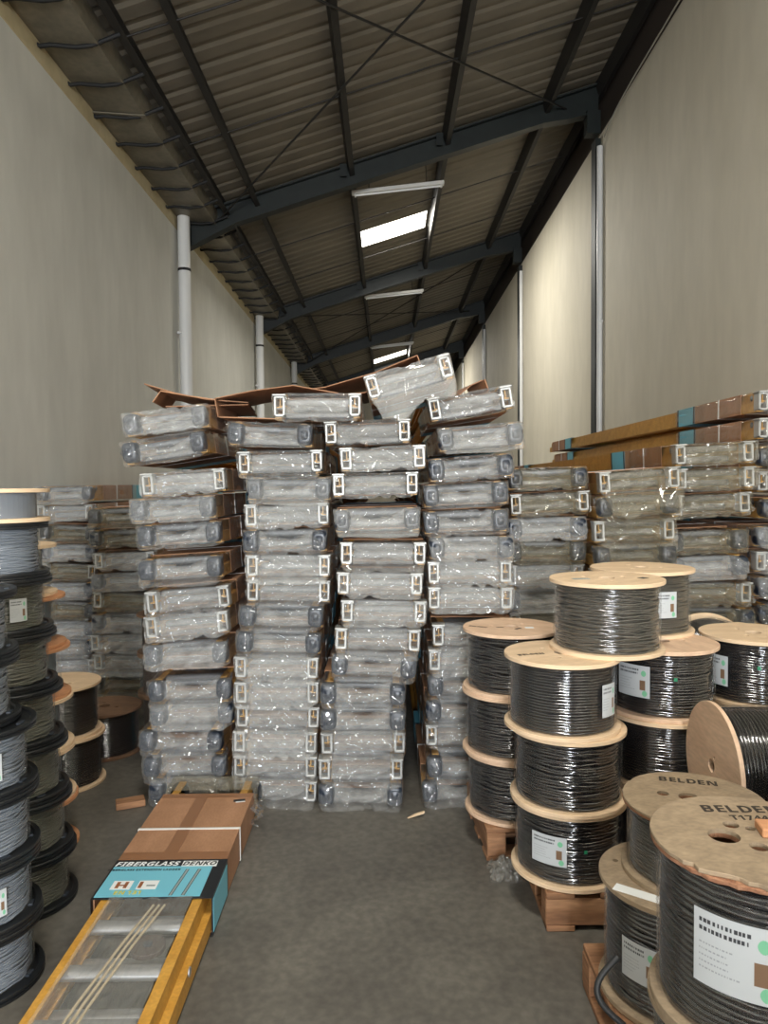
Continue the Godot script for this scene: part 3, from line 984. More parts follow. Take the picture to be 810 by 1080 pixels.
# ---------------------------------------------------------------- the boxed ladder on the floor
func build_floor_ladder() -> void:
	var t := thing("extension_ladder", "yellow fibreglass ladder lying on the floor with cardboard sleeve and blue label", "ladder", Vector3(-0.803, 0.012, -3.40))
	# local: back end at z = 0, running towards the camera (+z)
	t.rotation = Vector3(0, 0.012, 0)
	var L := 4.7
	var st := new_st()
	put_prism(st, channel(0.058, 0.032, 0.0045), 0.02, L)
	var rail := done(st)
	for s in [-1, 1]:
		for lev in 2:
			var o := part("rail", rail, M.yellow, t, Vector3(s * (0.192 - 0.024 * lev), 0.03 + 0.06 * lev, 0))
			if s > 0:
				o.rotation = Vector3(0, 0, PI)
	# D-shaped rungs of both sections
	var dp := PackedVector2Array()
	for k in 15:
		var a := PI * k / 14.0
		dp.append(Vector2(cos(a) * 0.027, sin(a) * 0.02))
	dp.append(Vector2(-0.024, -0.008))
	dp.append(Vector2(0.024, -0.008))
	var rs := new_st()
	put_prism(rs, dp, -0.166, 0.166, Transform3D(Basis(Vector3.UP, PI / 2), Vector3.ZERO))
	var rung := done(rs)
	for k in 19:
		part("rung", rung, M.alu, t, Vector3(0, 0.092, 0.23 + 0.22 * k))
		part("rung", rung, M.alu, t, Vector3(0, 0.032, 0.33 + 0.22 * k))
	for s in [-1, 1]:
		part("foot", cache.lad.foot, M.rubber, t, Vector3(s * 0.17, 0.06, 0.0), Vector3(0, PI, 0))
	# cardboard sleeve
	var sl := func(w: float, h: float, th: float) -> PackedVector2Array:
		return PackedVector2Array([Vector2(-w / 2, 0), Vector2(w / 2, 0), Vector2(w / 2, h), Vector2(-w / 2, h), Vector2(-w / 2, 0.0001), Vector2(-w / 2 + th, th), Vector2(-w / 2 + th, h - th), Vector2(w / 2 - th, h - th), Vector2(w / 2 - th, th), Vector2(-w / 2 + th, th - 0.0001)])
	var z_card := 0.17
	var z_blue := 0.75
	var z_end := 1.005
	var sleeve := part("cardboard_sleeve", prism(sl.call(0.398, 0.128, 0.004), z_card, z_end - 0.02), M.card, t, Vector3(0, -0.004, 0))
	var tp := new_st()
	put_box(tp, Vector3(0.05, 0.0012, 0.56), 0.0, Transform3D(Basis.IDENTITY, Vector3(-0.02, 0.1286, z_card + 0.285)))
	part("packing_tape", done(tp), M.tape, sleeve)
	for k in 2:
		part("packing_tape", box(Vector3(0.396, 0.0012, [0.035, 0.05][k])), M.tape, sleeve, Vector3(0, 0.1288, [z_card + 0.03, z_blue - 0.03][k]))
	part("strap", prism(sl.call(0.405, 0.131, 0.002), z_card + 0.33, z_card + 0.343), M.strap, t, Vector3(0, -0.0045, 0))
	var mark := part("printed_mark", box(Vector3(0.05, 0.0008, 0.022)), M.black_print, sleeve, Vector3(0.15, 0.1287, z_card + 0.075), Vector3(0, 0.2, 0))
	part("torn_flap", box(Vector3(0.04, 0.0006, 0.01)), M.print_white, mark, Vector3(0.004, -0.0001, 0.014))
	# the printed band: black edges, blue field, title strip
	var band := part("printed_band", prism(sl.call(0.402, 0.1305, 0.002), z_blue, z_end), M.black_print, t, Vector3(0, -0.005, 0))
	var top := 0.1311
	part("blue_field", box(Vector3(0.352, 0.001, 0.195), 0.0), M.blue, band, Vector3(-0.018, top, z_end - 0.108))
	for s in [-1, 1]:
		part("blue_side", box(Vector3(0.001, 0.112, 0.225)), M.blue, band, Vector3(s * 0.2015, 0.062, (z_blue + z_end) / 2))
	part("title_plate", box(Vector3(0.125, 0.0012, 0.038)), M.print_white, band, Vector3(0.108, top, z_blue + 0.032))
	var R := Vector3.RIGHT
	var U := Vector3.FORWARD
	text("FIBERGLASS", 0.03, M.print_white, band, flat_xf(Vector3(-0.08, top + 0.001, z_blue + 0.032), R, U), "slanted_title")
	text("DENKO", 0.027, M.black_print, band, flat_xf(Vector3(0.108, top + 0.001, z_blue + 0.032), R, U), "slanted_title")
	text("FIBERGLASS EXTENSION LADDER", 0.0125, M.black_print, band, flat_xf(Vector3(-0.08, top + 0.001, z_blue + 0.073), R, U))
	text("EN 131", 0.022, M.print_yellow, band, flat_xf(Vector3(-0.09, top + 0.001, z_end - 0.035), R, U))
	for k in 2:
		var ph := part("print_picture", box(Vector3(0.068, 0.001, 0.055)), M.print_white, band, Vector3(-0.125 + 0.088 * k, top + 0.0003, z_end - 0.083))
		part("print_detail", box(Vector3(0.012, 0.001, 0.04)), M.print_brown, ph, Vector3(-0.014 - 0.01 * k, 0.0004, 0))
		if k == 0:
			part("print_detail", box(Vector3(0.012, 0.001, 0.04)), M.print_brown, ph, Vector3(0.014, 0.0004, 0))
			part("print_detail", box(Vector3(0.03, 0.001, 0.008)), M.print_brown, ph, Vector3(0, 0.0004, 0.002))
		else:
			part("print_detail", box(Vector3(0.03, 0.001, 0.01)), M.print_grey, ph, Vector3(0.012, 0.0004, 0.005))
	for k in 2:
		for s in [-1, 1]:
			part("ladder_drawing", box(Vector3(0.0022, 0.001, 0.17)), M.black_print, band, Vector3(0.066 + 0.042 * k + 0.005 * s, top + 0.0004, z_end - 0.1), Vector3(0, -0.1, 0))
		part("ladder_drawing", box(Vector3(0.007, 0.0008, 0.17)), M.print_grey, band, Vector3(0.066 + 0.042 * k, top + 0.0003, z_end - 0.1), Vector3(0, -0.1, 0))
	# pull cords, pulley and clear film over the rails
	for k in 3:
		var x := -0.02 + 0.018 * k
		part("pull_cord", tube([Vector3(x + 0.035, 0.117, 1.03), Vector3(x, 0.117, 1.25), Vector3(x - 0.03, 0.117, 1.5), Vector3(x - 0.06, 0.117, 1.9)], 0.0042, 8), mat(c8(196, 176, 140), 0.8), t)
	var pul := part("pulley", cyl(0.052, 0.016, 32), mat(c8(58, 40, 32), 0.6), t, Vector3(0.06, 0.099, 1.235))
	part("pulley_hub", cyl(0.014, 0.022, 16), M.rubber2, pul)
	var n := noise(801, 1.0, 3, true)
	var P := PackedVector3Array()
	var nu := 60
	var nv := 90
	for j in nv:
		for i in nu:
			var u := i / float(nu - 1) * 2.0 - 1.0
			var z := 1.0 + 1.6 * j / float(nv - 1)
			var x := u * 0.138
			var y := 0.13
			var inner := clampf((0.137 - absf(x)) / 0.05, 0, 1)
			y -= inner * (0.004 + 0.004 * n.get_noise_2d(x * 8.0, z * 6.0))
			y += n.get_noise_2d(x * 25.0 + z * 8.0, z * 14.0) * 0.004
			P.append(Vector3(x, y, z))
	part("plastic_wrap", grid(P, nu, nv, false, true), film(0.17, 0.08), t)
	var bag := part("end_film", bag_mesh("bracket", 555, 0.0, 0.13), M.loose_dusty, t, Vector3(0, 0.03, 0.03), Vector3(0, PI, 0))
	part("film_tail", tail_mesh(), M.wrap, t, Vector3(0.205, 0.0, 0.1))
	part("rail_bolt", cyl(0.014, 0.004, 16), M.alu, t, Vector3(0.194, 0.06, 1.28), Vector3(0, 0, -PI / 2))

func tail_mesh() -> ArrayMesh:
	var P := PackedVector3Array()
	var n := noise(909, 1.0, 3)
	for j in 14:
		for i in 12:
			var u := i / 11.0
			var v := j / 13.0
			P.append(Vector3(0.02 * sin(v * 9.0 + u * 4.0) + 0.03 * n.get_noise_2d(u * 4, v * 4) + 0.012, 0.1 - 0.09 * v, 0.16 * u))
	return grid(P, 12, 14, false, false)

# ---------------------------------------------------------------- reels
func circle(c: Vector2, r: float, n: int, wob := 0.0, sd := 0, bite := -1.0) -> PackedVector2Array:
	var out := PackedVector2Array()
	var ns := noise(sd, 1.0, 3)
	for i in n:
		var a := TAU * i / n
		var rr := r
		if wob > 0.0:
			var k := exp(-pow(wrapf(a - bite, -PI, PI) / 0.55, 2.0))
			rr -= wob * k * (0.55 + 0.9 * ns.get_noise_2d(a * 9.0, 1.0)) + 0.0012 * absf(ns.get_noise_2d(a * 20.0, 4.0))
		out.append(c + Vector2(cos(a), sin(a)) * rr)
	return out

# plate in xz with real holes; outer ring and holes are joined by slits before triangulating
func flange_mesh(r: float, th: float, holes: Array, wob := 0.0, sd := 0, bite := 0.0) -> ArrayMesh:
	var outer := circle(Vector2.ZERO, r, 72, wob, sd, bite)
	var c := 0.0015
	var st := new_st()
	var poly := outer.duplicate()
	var hs := holes.duplicate()
	hs.sort_custom(func(a, b): return Vector2(a[0], a[1]).length() > Vector2(b[0], b[1]).length())
	for h in hs:
		var hc := Vector2(h[0], h[1])
		var hp := circle(hc, h[2], 18)
		hp.reverse()
		var bi := 0
		var bj := 0
		var bd := 1e9
		for i in poly.size():
			for j in hp.size():
				var d := poly[i].distance_squared_to(hp[j])
				if d < bd:
					bd = d
					bi = i
					bj = j
		var np := PackedVector2Array()
		for i in range(0, bi + 1):
			np.append(poly[i])
		for k in hp.size():
			np.append(hp[(bj + k) % hp.size()])
		var dd := (hp[bj] - poly[bi]).normalized()
		var aside := Vector2(dd.y, -dd.x) * 4e-5
		np.append(hp[bj] + aside)
		np.append(poly[bi] + aside)
		for i in range(bi + 1, poly.size()):
			np.append(poly[i])
		poly = np
	var idx := Geometry2D.triangulate_polygon(poly)
	if idx.size() == 0:
		poly = outer
		idx = Geometry2D.triangulate_polygon(poly)
	for i in range(0, idx.size(), 3):
		for e in [0.0, th]:
			var t := []
			for k in 3:
				t.append(Vector3(poly[idx[i + k]].x, e, poly[idx[i + k]].y))
			face(st, t, Vector3(0, 1 if e > 0 else -1, 0))
	for i in outer.size():
		var a := outer[i]
		var b := outer[(i + 1) % outer.size()]
		var m := Vector3(a.x + b.x, 0, a.y + b.y)
		var a3 := Vector3(a.x, 0, a.y)
		var b3 := Vector3(b.x, 0, b.y)
		var g := 1.0 + c / r
		face(st, [a3, b3, b3 * g + Vector3(0, c, 0), a3 * g + Vector3(0, c, 0)], m)
		face(st, [a3 * g + Vector3(0, c, 0), b3 * g + Vector3(0, c, 0), b3 * g + Vector3(0, th - c, 0), a3 * g + Vector3(0, th - c, 0)], m)
		face(st, [a3 * g + Vector3(0, th - c, 0), b3 * g + Vector3(0, th - c, 0), b3 + Vector3(0, th, 0), a3 + Vector3(0, th, 0)], m)
	for h in holes:
		var hp := circle(Vector2(h[0], h[1]), h[2], 18)
		for i in hp.size():
			var a := hp[i]
			var b := hp[(i + 1) % hp.size()]
			face(st, [Vector3(a.x, 0, a.y), Vector3(b.x, 0, b.y), Vector3(b.x, th, b.y), Vector3(a.x, th, a.y)], Vector3(h[0] * 2 - a.x - b.x, 0, h[1] * 2 - a.y - b.y))
	return done(st)

# one continuous cable wound as a helix from y0 to y1
func winding_mesh(rad: float, y0: float, y1: float, turns: int, messy: float, sd: int) -> ArrayMesh:
	var seg := 72
	var wr := (y1 - y0) / (2.0 * turns)
	var n := noise(sd, 1.0, 2)
	var P := PackedVector3Array()
	var K := 5
	var rows := turns * seg + 1
	for j in rows:
		var a := TAU * j / seg
		var turn := float(j) / seg
		var ca := cos(a)
		var sa := sin(a)
		var yb := y0 + wr + (y1 - y0 - 2.0 * wr) * j / float(rows - 1)
		yb += n.get_noise_3d(ca * 1.3, sa * 1.3, turn * 0.7) * messy * wr * 3.0
		var rr := rad + n.get_noise_3d(ca * 1.6 + 9.0, sa * 1.6, turn * 1.7) * messy * 0.006
		for k in K:
			var b := -1.35 + 2.7 * k / (K - 1)
			var r2 := rr + cos(b) * wr
			P.append(Vector3(ca * r2, yb + sin(b) * wr * 1.04, sa * r2))
	return grid(P, K, rows, false, true)

func ring_mesh(r_in: float, r_out: float, h: float, seg := 48) -> ArrayMesh:
	return lathe([Vector2(r_in, 0), Vector2(r_out, 0), Vector2(r_out, h), Vector2(r_in, h), Vector2(r_in, 0)], seg)

func shell_mesh(rad: float, y0: float, y1: float, turns: int, sd: int) -> ArrayMesh:
	# stretch film drawn tight: it dips a little between the turns of cable, with a few loose bands
	var n := noise(sd, 1.0, 2, true)
	var P := PackedVector3Array()
	var nu := 72
	var nv := turns * 5 + 1
	var pitch := (y1 - y0) / turns
	for j in nv:
		var y := lerpf(y0, y1, j / float(nv - 1))
		for i in nu:
			var a := TAU * i / nu
			var ph := y - y0 + pitch * a / TAU
			var loose := n.get_noise_3d(cos(a) * 0.6, y * 16.0, sin(a) * 0.6)
			var r := rad + pitch * 0.16 * cos(TAU * ph / pitch) + 0.0012 * loose
			P.append(Vector3(cos(a) * r, y, sin(a) * r))
	return grid(P, nu, nv, true, false)

func patch_mesh(rad: float, w: float, y0: float, y1: float) -> ArrayMesh:   # curved sticker centred on +z
	var P := PackedVector3Array()
	var uv := PackedVector2Array()
	var nu := 14
	for j in 2:
		for i in nu:
			var u := i / float(nu - 1)
			var a := (u - 0.5) * w / rad
			P.append(Vector3(sin(a) * rad, y1 if j == 0 else y0, cos(a) * rad))
			uv.append(Vector2(u, j))
	return grid(P, nu, 2, false, false, uv)

func get_mesh(key: String, make: Callable) -> Mesh:
	if not cache.has(key):
		cache[key] = make.call()
	return cache[key]

# o: R flange radius, H height, rw winding radius, turns, th flange thickness, cable, ply, film, messy, var
func reel(label: String, at: Vector3, o := {}, group := "") -> Node3D:
	var R: float = o.get("R", 0.2)
	var H: float = o.get("H", 0.256)
	var rw: float = o.get("rw", R - 0.022)
	var turns: int = o.get("turns", 22)
	var th: float = o.get("th", 0.014)
	var v: int = o.get("var", 0)
	var messy: float = o.get("messy", 0.35)
	var t := thing("cable_reel", label, "cable reel", at, group)
	t.rotation = o.get("rot", Vector3(0, 0, 0))
	var ply: Material = o.get("ply", M.ply)
	var k := "%.3f_%.3f_%.3f_%d_%d_%.2f" % [R, H, rw, turns, v, messy]
	var holes: Array = o.get("holes", [[0, 0, 0.03], [0.075, 0.02, 0.012], [-0.055, 0.06, 0.009], [-0.03, -0.075, 0.01]])
	var fm := get_mesh("flange_%.3f_%.3f_%s" % [R, th, str(holes)], func(): return flange_mesh(R, th, holes))
	part("flange", fm, ply, t)
	var topf := fm
	var low := 0.0
	if o.has("chip"):
		low = th * 0.5
		topf = flange_mesh(R, th * 0.5, holes, o.chip, 5 + v, o.get("bite", 0.0))
		var sp := part("splintered_ply", flange_mesh(R - 0.001, th * 0.5, holes, o.chip * 0.45, 9 + v, o.get("bite", 0.0)), M.chip, t, Vector3(0, H - th, 0))
		if o.has("spin"):
			sp.rotation.y = o.spin
	var tf := part("flange", topf, ply, t, Vector3(0, H - th + low, 0))
	if o.has("spin"):
		tf.rotation.y = o.spin
	var cable: Material = o.get("cable", M.cable)
	part("cable_mass", get_mesh("core_" + k, func(): return ring_mesh(0.1, rw - 0.011, H - 2 * th)), cable, t, Vector3(0, th, 0))
	part("hub_tube", get_mesh("hub_%.3f_%.3f" % [H, th], func(): return ring_mesh(0.094, 0.0995, H - 2 * th, 32)), M.card, t, Vector3(0, th, 0))
	if not o.has("plain"):
		part("winding", get_mesh("wind_" + k, func(): return winding_mesh(rw - 0.003, th, H - th, turns, messy, 40 + v)), cable, t)
	var f: Material = o.get("film", M.stretch)
	part("stretch_film", get_mesh("shell_" + k, func(): return shell_mesh(rw + 0.0075, th + 0.002, H - th - 0.002, turns, 60 + v)), f, t)
	if o.has("sticker"):
		for q in o.sticker:      # [direction in degrees from +z towards +x, bottom, top, width]
			part("sticker", patch_mesh(rw + 0.0112, q[3], q[1], q[2]), M.stickers[v % 3], t, Vector3.ZERO, Vector3(0, deg_to_rad(q[0]), 0))
	if o.has("dot"):
		part("green_dot", patch_mesh(rw + 0.0112, 0.012, o.dot[1], o.dot[1] + 0.012), mat(c8(30, 120, 84), 0.4), t, Vector3.ZERO, Vector3(0, deg_to_rad(o.dot[0]), 0))
	return t

func pallet(label: String, at: Vector3, w: float, l: float, turn := 0.0, nb := 5, h := 0.132) -> Node3D:
	var t := thing("wooden_pallet", label, "pallet", at)
	t.rotation.y = turn
	var r := RandomNumberGenerator.new()
	r.seed = int(at.x * 100) + 7
	var board := 0.02
	for k in 3:
		part("stringer", box(Vector3(w, h - board * 2, 0.075), 0.003), M.pallet, t, Vector3(0, h / 2, (k - 1) * (l / 2 - 0.04)))
	for k in nb:
		var x := (k / float(nb - 1) - 0.5) * (w - 0.1)
		part("top_board", box(Vector3(0.095, board, l), 0.003), M.pallet, t, Vector3(x, h - board / 2 + r.randf_range(-0.001, 0.001), 0))
	for k in 3:
		part("bottom_board", box(Vector3(0.095, board, l), 0.003), M.pallet, t, Vector3((k - 1) * (w / 2 - 0.05), board / 2, 0))
	return t

func build_reels_right() -> void:
	var g := "black cable reels on the pallets"
	var p := 0.1335
	var h := 0.256
	pallet("brown pallet under the three-high stack of black cable reels", Vector3(0.93, 0, -2.645), 0.82, 0.45, 0.0, 5)
	pallet("brown pallet with an open end sticking out beside the rearmost reel stack", Vector3(0.64, 0, -3.135), 0.47, 0.54, PI / 2 + 0.06, 4)
	pallet("brown pallet under the dusty old reels with stamped lettering", Vector3(1.02, 0, -1.68), 0.9, 0.95, 0.0, 6)
	# stack A, three high, front
	reel("wrapped black reel at the bottom of the three-high stack, large sticker", Vector3(0.64, p, -2.61), {"var": 0, "sticker": [[-34, 0.08, 0.18, 0.125]], "dot": [4, 0.13], "messy": 0.5}, g)
	reel("wrapped black reel in the middle of the three-high stack, no sticker", Vector3(0.635, p + h, -2.6), {"var": 1, "messy": 0.45}, g)
	var a3 := reel("glossy black reel on the three-high stack, sticker on its side and lettered lid", Vector3(0.615, p + 2 * h, -2.6), {"var": 2, "messy": 0.12, "turns": 22, "sticker": [[42, 0.07, 0.18, 0.075]], "spin": 0.4}, g)
	text("BELDEN", 0.02, M.ink, a3, flat_xf(Vector3(-0.115, h + 0.0006, 0.03), Vector3(0.97, 0, -0.25), Vector3(-0.2, 0, -1)))
	# stack E behind, three high, left
	reel("black reel at the bottom of the stack next to the wrapped ladders", Vector3(0.523, p, -3.08), {"var": 1, "messy": 0.6, "ply": M.ply_pink}, g)
	reel("black reel in the middle of the stack next to the wrapped ladders", Vector3(0.513, p + h, -3.08), {"var": 0, "messy": 0.5, "ply": M.ply_pink}, g)
	var e3 := reel("black reel with pinkish lid on the stack next to the wrapped ladders", Vector3(0.517, p + 2 * h, -3.08), {"var": 3, "messy": 0.6, "ply": M.ply_pink, "spin": 1.0}, g)
	text("BELDEN", 0.016, M.ink, e3, flat_xf(Vector3(-0.14, h + 0.0006, 0.0), Vector3(0.9, 0, 0.5), Vector3(0.4, 0, -1)))
	part("paper_tag", box(Vector3(0.035, 0.0008, 0.025)), M.print_white, e3, Vector3(0.07, h + 0.0005, 0.03))
	# stack C
	reel("black reel at the bottom beneath the reel with white sticker and green dot", Vector3(1.03, p, -2.77), {"var": 3, "messy": 0.4}, g)
	reel("black reel in the middle beneath the reel with white sticker and green dot", Vector3(1.03, p + h, -2.77), {"var": 2, "messy": 0.2, "turns": 22}, g)
	reel("black reel with large white sticker and green dot, pink lid, beside the three-high stack", Vector3(1.035, p + 2 * h, -2.78), {"var": 0, "messy": 0.35, "ply": M.ply_pink, "sticker": [[-52, 0.08, 0.195, 0.13]], "dot": [-6, 0.15], "spin": 0.3}, g)
	# the two on the fourth level
	var b1 := reel("shiny dark grey reel on top of everything, bright vertical glint", Vector3(0.79, p + 3 * h, -2.66), {"var": 1, "messy": 0.75, "turns": 30, "cable": M.cable_dusty, "film": M.stretch_dusty, "spin": 0.7}, g)
	part("paper_tag", box(Vector3(0.06, 0.0008, 0.03)), M.print_grey, b1, Vector3(-0.1, h + 0.0005, 0.03), Vector3(0, 0.1, 0))
	part("stamped_mark", box(Vector3(0.03, 0.0006, 0.03)), M.ink, b1, Vector3(0.125, h + 0.0004, 0.02), Vector3(0, 0.5, 0))
	part("stamped_mark", box(Vector3(0.035, 0.0006, 0.012)), M.ink, e3, Vector3(0.02, h + 0.0004, 0.05), Vector3(0, 0.7, 0))
	part("stamped_mark", box(Vector3(0.03, 0.0006, 0.01)), M.ink, e3, Vector3(-0.05, h + 0.0004, 0.02), Vector3(0, 0.1, 0))
	reel("dark grey reel with white sticker tucked behind the topmost shiny reel", Vector3(1.03, p + 3 * h, -2.99), {"var": 3, "messy": 0.5, "turns": 30, "cable": M.cable_dusty, "film": M.stretch_dusty, "sticker": [[8, 0.08, 0.18, 0.1]]}, g)
	# hidden supports behind
	reel("black reel behind the pink-lidded reel, under the rear dark grey one", Vector3(1.02, p + 2 * h, -3.2), {"var": 2, "messy": 0.3}, g)
	reel("black reel low behind the three-high stacks under the rear column", Vector3(1.02, p + h, -3.2), {"var": 1, "messy": 0.3}, g)
	reel("black reel on the pallet behind, lowest of the rear column", Vector3(1.02, p, -3.2), {"var": 0, "messy": 0.3}, g)
	# stack F at the right
	for k in 3:
		var lb: String = ["black reel on the floor level of the stack behind the lying reel", "black reel second in the stack behind the lying reel", "black reel with mint-edged sticker topping the stack behind the lying reel"][k]
		var oo := {"var": 2, "messy": 0.3, "turns": 23}
		if k == 2:
			oo = {"var": 3, "messy": 0.3, "turns": 23, "sticker": [[-70, 0.07, 0.185, 0.11]], "dot": [-20, 0.15]}
		reel(lb, Vector3(1.45, p - 0.13 + k * h + 0.13, -2.92), oo, g)
	pallet("brown pallet under the reels behind the lying reel", Vector3(1.5, 0, -3.08), 0.3, 0.86, 0.0, 3)
	# the one lying behind, winding and far rim in view
	reel("black reel lying on its side behind the upright ones, rim arching up", Vector3(1.46, p + h + 0.252, -3.42), {"var": 2, "R": 0.25, "messy": 0.1, "turns": 22, "rot": Vector3(PI / 2, 0.15, 0)}, g)
	reel("black reel low behind, carrying the reel that lies with rim arching up", Vector3(1.46, p, -3.325), {"var": 2, "messy": 0.3}, g)
	# lying reel H: axis along x, its round face towards the aisle
	reel("reel lying on its side, round plywood face towards the aisle, shiny black cable", Vector3(1.03, p + h + 0.204, -2.335), {"var": 2, "messy": 0.12, "turns": 22, "H": 0.29, "ply": M.ply_pink, "rot": Vector3(0, 0, -PI / 2), "holes": [[0, 0, 0.022], [0.045, 0.03, 0.014], [-0.03, 0.02, 0.007], [0.09, -0.02, 0.006]]}, g)
	reel("black reel under the lying reel, hidden between the stacks", Vector3(1.12, p, -2.33), {"var": 0, "messy": 0.3}, g)
	reel("black reel under the far flange of the lying reel", Vector3(1.54, p, -2.36), {"var": 1, "messy": 0.3}, g)
	# old dusty reels in front
	var dusty: Material = M.stretch_dusty
	var hm := 0.312
	var holes_l := [[-0.06, -0.01, 0.031], [-0.024, -0.058, 0.016], [0.008, -0.04, 0.01], [-0.012, 0.036, 0.018]]
	var m := reel("dusty black reel on the front pallet, old lid carrying a smaller reel", Vector3(0.77, p, -1.95), {"var": 1, "messy": 0.35, "H": hm, "turns": 21, "ply": M.ply_old, "film": M.stretch, "sticker": [[-50, 0.1, 0.2, 0.1]], "holes": [[0, 0, 0.03], [-0.14, -0.08, 0.008], [0.05, 0.03, 0.012]]}, g)
	part("paper_slip", box(Vector3(0.12, 0.0008, 0.035)), M.print_white, m, Vector3(-0.135, hm + 0.0006, 0.088), Vector3(0, -0.62, 0))
	var j := reel("smaller dusty reel with curling paper and lettered lid, on the front old reel", Vector3(0.822, p + hm, -1.97), {"var": 3, "messy": 0.4, "R": 0.185, "H": 0.2, "turns": 22, "cable": M.cable_dusty, "ply": M.ply_old, "film": dusty, "sticker": [[-30, 0.06, 0.15, 0.1]], "holes": [[-0.01, -0.01, 0.026], [-0.07, -0.035, 0.016], [0.05, 0.04, 0.012]], "spin": 0.0, "chip": 0.006, "bite": 3.6}, g)
	text("BELDEN", 0.032, M.ink, j, flat_xf(Vector3(0.03, 0.2006, -0.115), Vector3(0.96, 0, 0.28), Vector3(0.28, 0, -0.96)))
	part("white_tag", box(Vector3(0.05, 0.0008, 0.035)), M.print_white, j, Vector3(-0.055, 0.2004, 0.09), Vector3(0, 0.3, 0))
	reel("old reel on the front pallet beneath the big chipped reel", Vector3(0.735, p, -1.47), {"var": 0, "messy": 0.35, "H": hm, "turns": 21, "ply": M.ply_old, "film": dusty}, g)
	var L := reel("big old black reel with splintered lid edge, lettering and large sticker", Vector3(0.735, p + hm, -1.46), {"var": 0, "messy": 0.3, "H": 0.34, "turns": 22, "th": 0.018, "ply": M.ply_old, "film": M.stretch, "sticker": [[-37, 0.12, 0.26, 0.15]], "holes": holes_l, "spin": 0.0, "chip": 0.034, "bite": 2.1}, g)
	text("BELDEN", 0.034, M.ink, L, flat_xf(Vector3(0.03, 0.3406, -0.13), Vector3(1, 0, 0.06), Vector3(0.06, 0, -1)))
	text("T1744", 0.022, M.ink, L, flat_xf(Vector3(0.03, 0.3406, -0.088), Vector3(1, 0, 0.06), Vector3(0.06, 0, -1)))
	var off := thing("wood_offcut", "small plank offcut lying on the splintered reel lid", "wood", Vector3(0.8, p + hm + 0.34, -1.475))
	part("plank", box(Vector3(0.1, 0.018, 0.05), 0.002), M.ply_orange, off, Vector3(0, 0.0095, 0), Vector3(0, -0.15, 0))
	reel("old reel standing behind the big chipped reel, plain wooden lid", Vector3(1.22, p + hm, -1.91), {"var": 1, "messy": 0.3, "H": 0.35, "turns": 22, "ply": M.ply, "film": dusty}, g)
	reel("old reel on the front pallet beneath the plain-lidded reel", Vector3(1.22, p, -1.91), {"var": 1, "messy": 0.35, "H": hm, "turns": 21, "ply": M.ply_old, "film": dusty}, g)
	# loose cable end hanging at the front pallet
	var path := []
	for k in 16:
		var u := k / 15.0
		path.append(Vector3(0.575 - 0.06 * sin(u * PI), 0.3 - 0.14 * u, -1.83 + 0.05 * u))
	var ce := thing("cable_end", "loose black cable end curving down beside the front pallet reel", "cable")
	part("cable", tube(path, 0.008, 10), mat(c8(38, 38, 38), 0.55), ce)

func spool(label: String, at: Vector3, o := {}) -> Node3D:
	var R: float = o.get("R", 0.18)
	var H: float = o.get("H", 0.197)
	var rw: float = o.get("rw", 0.143)
	var th := 0.023
	var v: int = o.get("var", 0)
	var t := thing("wire_spool", label, "wire spool", at, "plastic spools of grey wire")
	t.rotation.y = v * 1.3
	# moulded flange: plate with a raised rim and a groove in the edge
	var fm := get_mesh("pf_%.3f" % R, func(): return lathe([Vector2(0, 0.006), Vector2(R - 0.02, 0.006), Vector2(R - 0.016, 0.0), Vector2(R - 0.002, 0.0), Vector2(R, 0.003), Vector2(R, 0.009), Vector2(R - 0.004, 0.0105), Vector2(R - 0.004, 0.0125), Vector2(R, 0.014), Vector2(R, th - 0.003), Vector2(R - 0.002, th), Vector2(R - 0.016, th), Vector2(R - 0.02, th - 0.006), Vector2(0, th - 0.006)], 72))
	for y in [0.0, H - th]:
		var f := part("flange", fm, M.spool, t, Vector3(0, y, 0))
		for k in 6:
			var a := TAU * k / 6
			part("rib", get_mesh("rib", func(): return box(Vector3(0.014, 0.006, 0.03), 0.001)), M.rubber2, f, Vector3(cos(a) * (R - 0.03), th - 0.004, sin(a) * (R - 0.03)), Vector3(0, -a, 0))
	var k := "sp_%.3f_%.3f_%d" % [rw, H, v]
	var cable: Material = o.get("cable", M.cable_grey)
	part("cable_mass", get_mesh("core_" + k, func(): return cyl(rw - 0.012, H - 2 * th + 0.01, 48)), cable, t, Vector3(0, th - 0.005, 0))
	part("winding", get_mesh("wind_" + k, func(): return winding_mesh(rw - 0.003, th - 0.004, H - th + 0.004, 24, 0.7, 80 + v)), cable, t)
	part("stretch_film", get_mesh("shell_" + k, func(): return shell_mesh(rw + 0.006, th, H - th, 22, 70 + v)), o.get("film", M.stretch_dusty), t)
	if o.has("sticker"):
		part("sticker", patch_mesh(rw + 0.0095, 0.06, 0.05, 0.13), M.stickers[1], t, Vector3.ZERO, Vector3(0, deg_to_rad(o.sticker) - v * 1.3, 0))
	return t

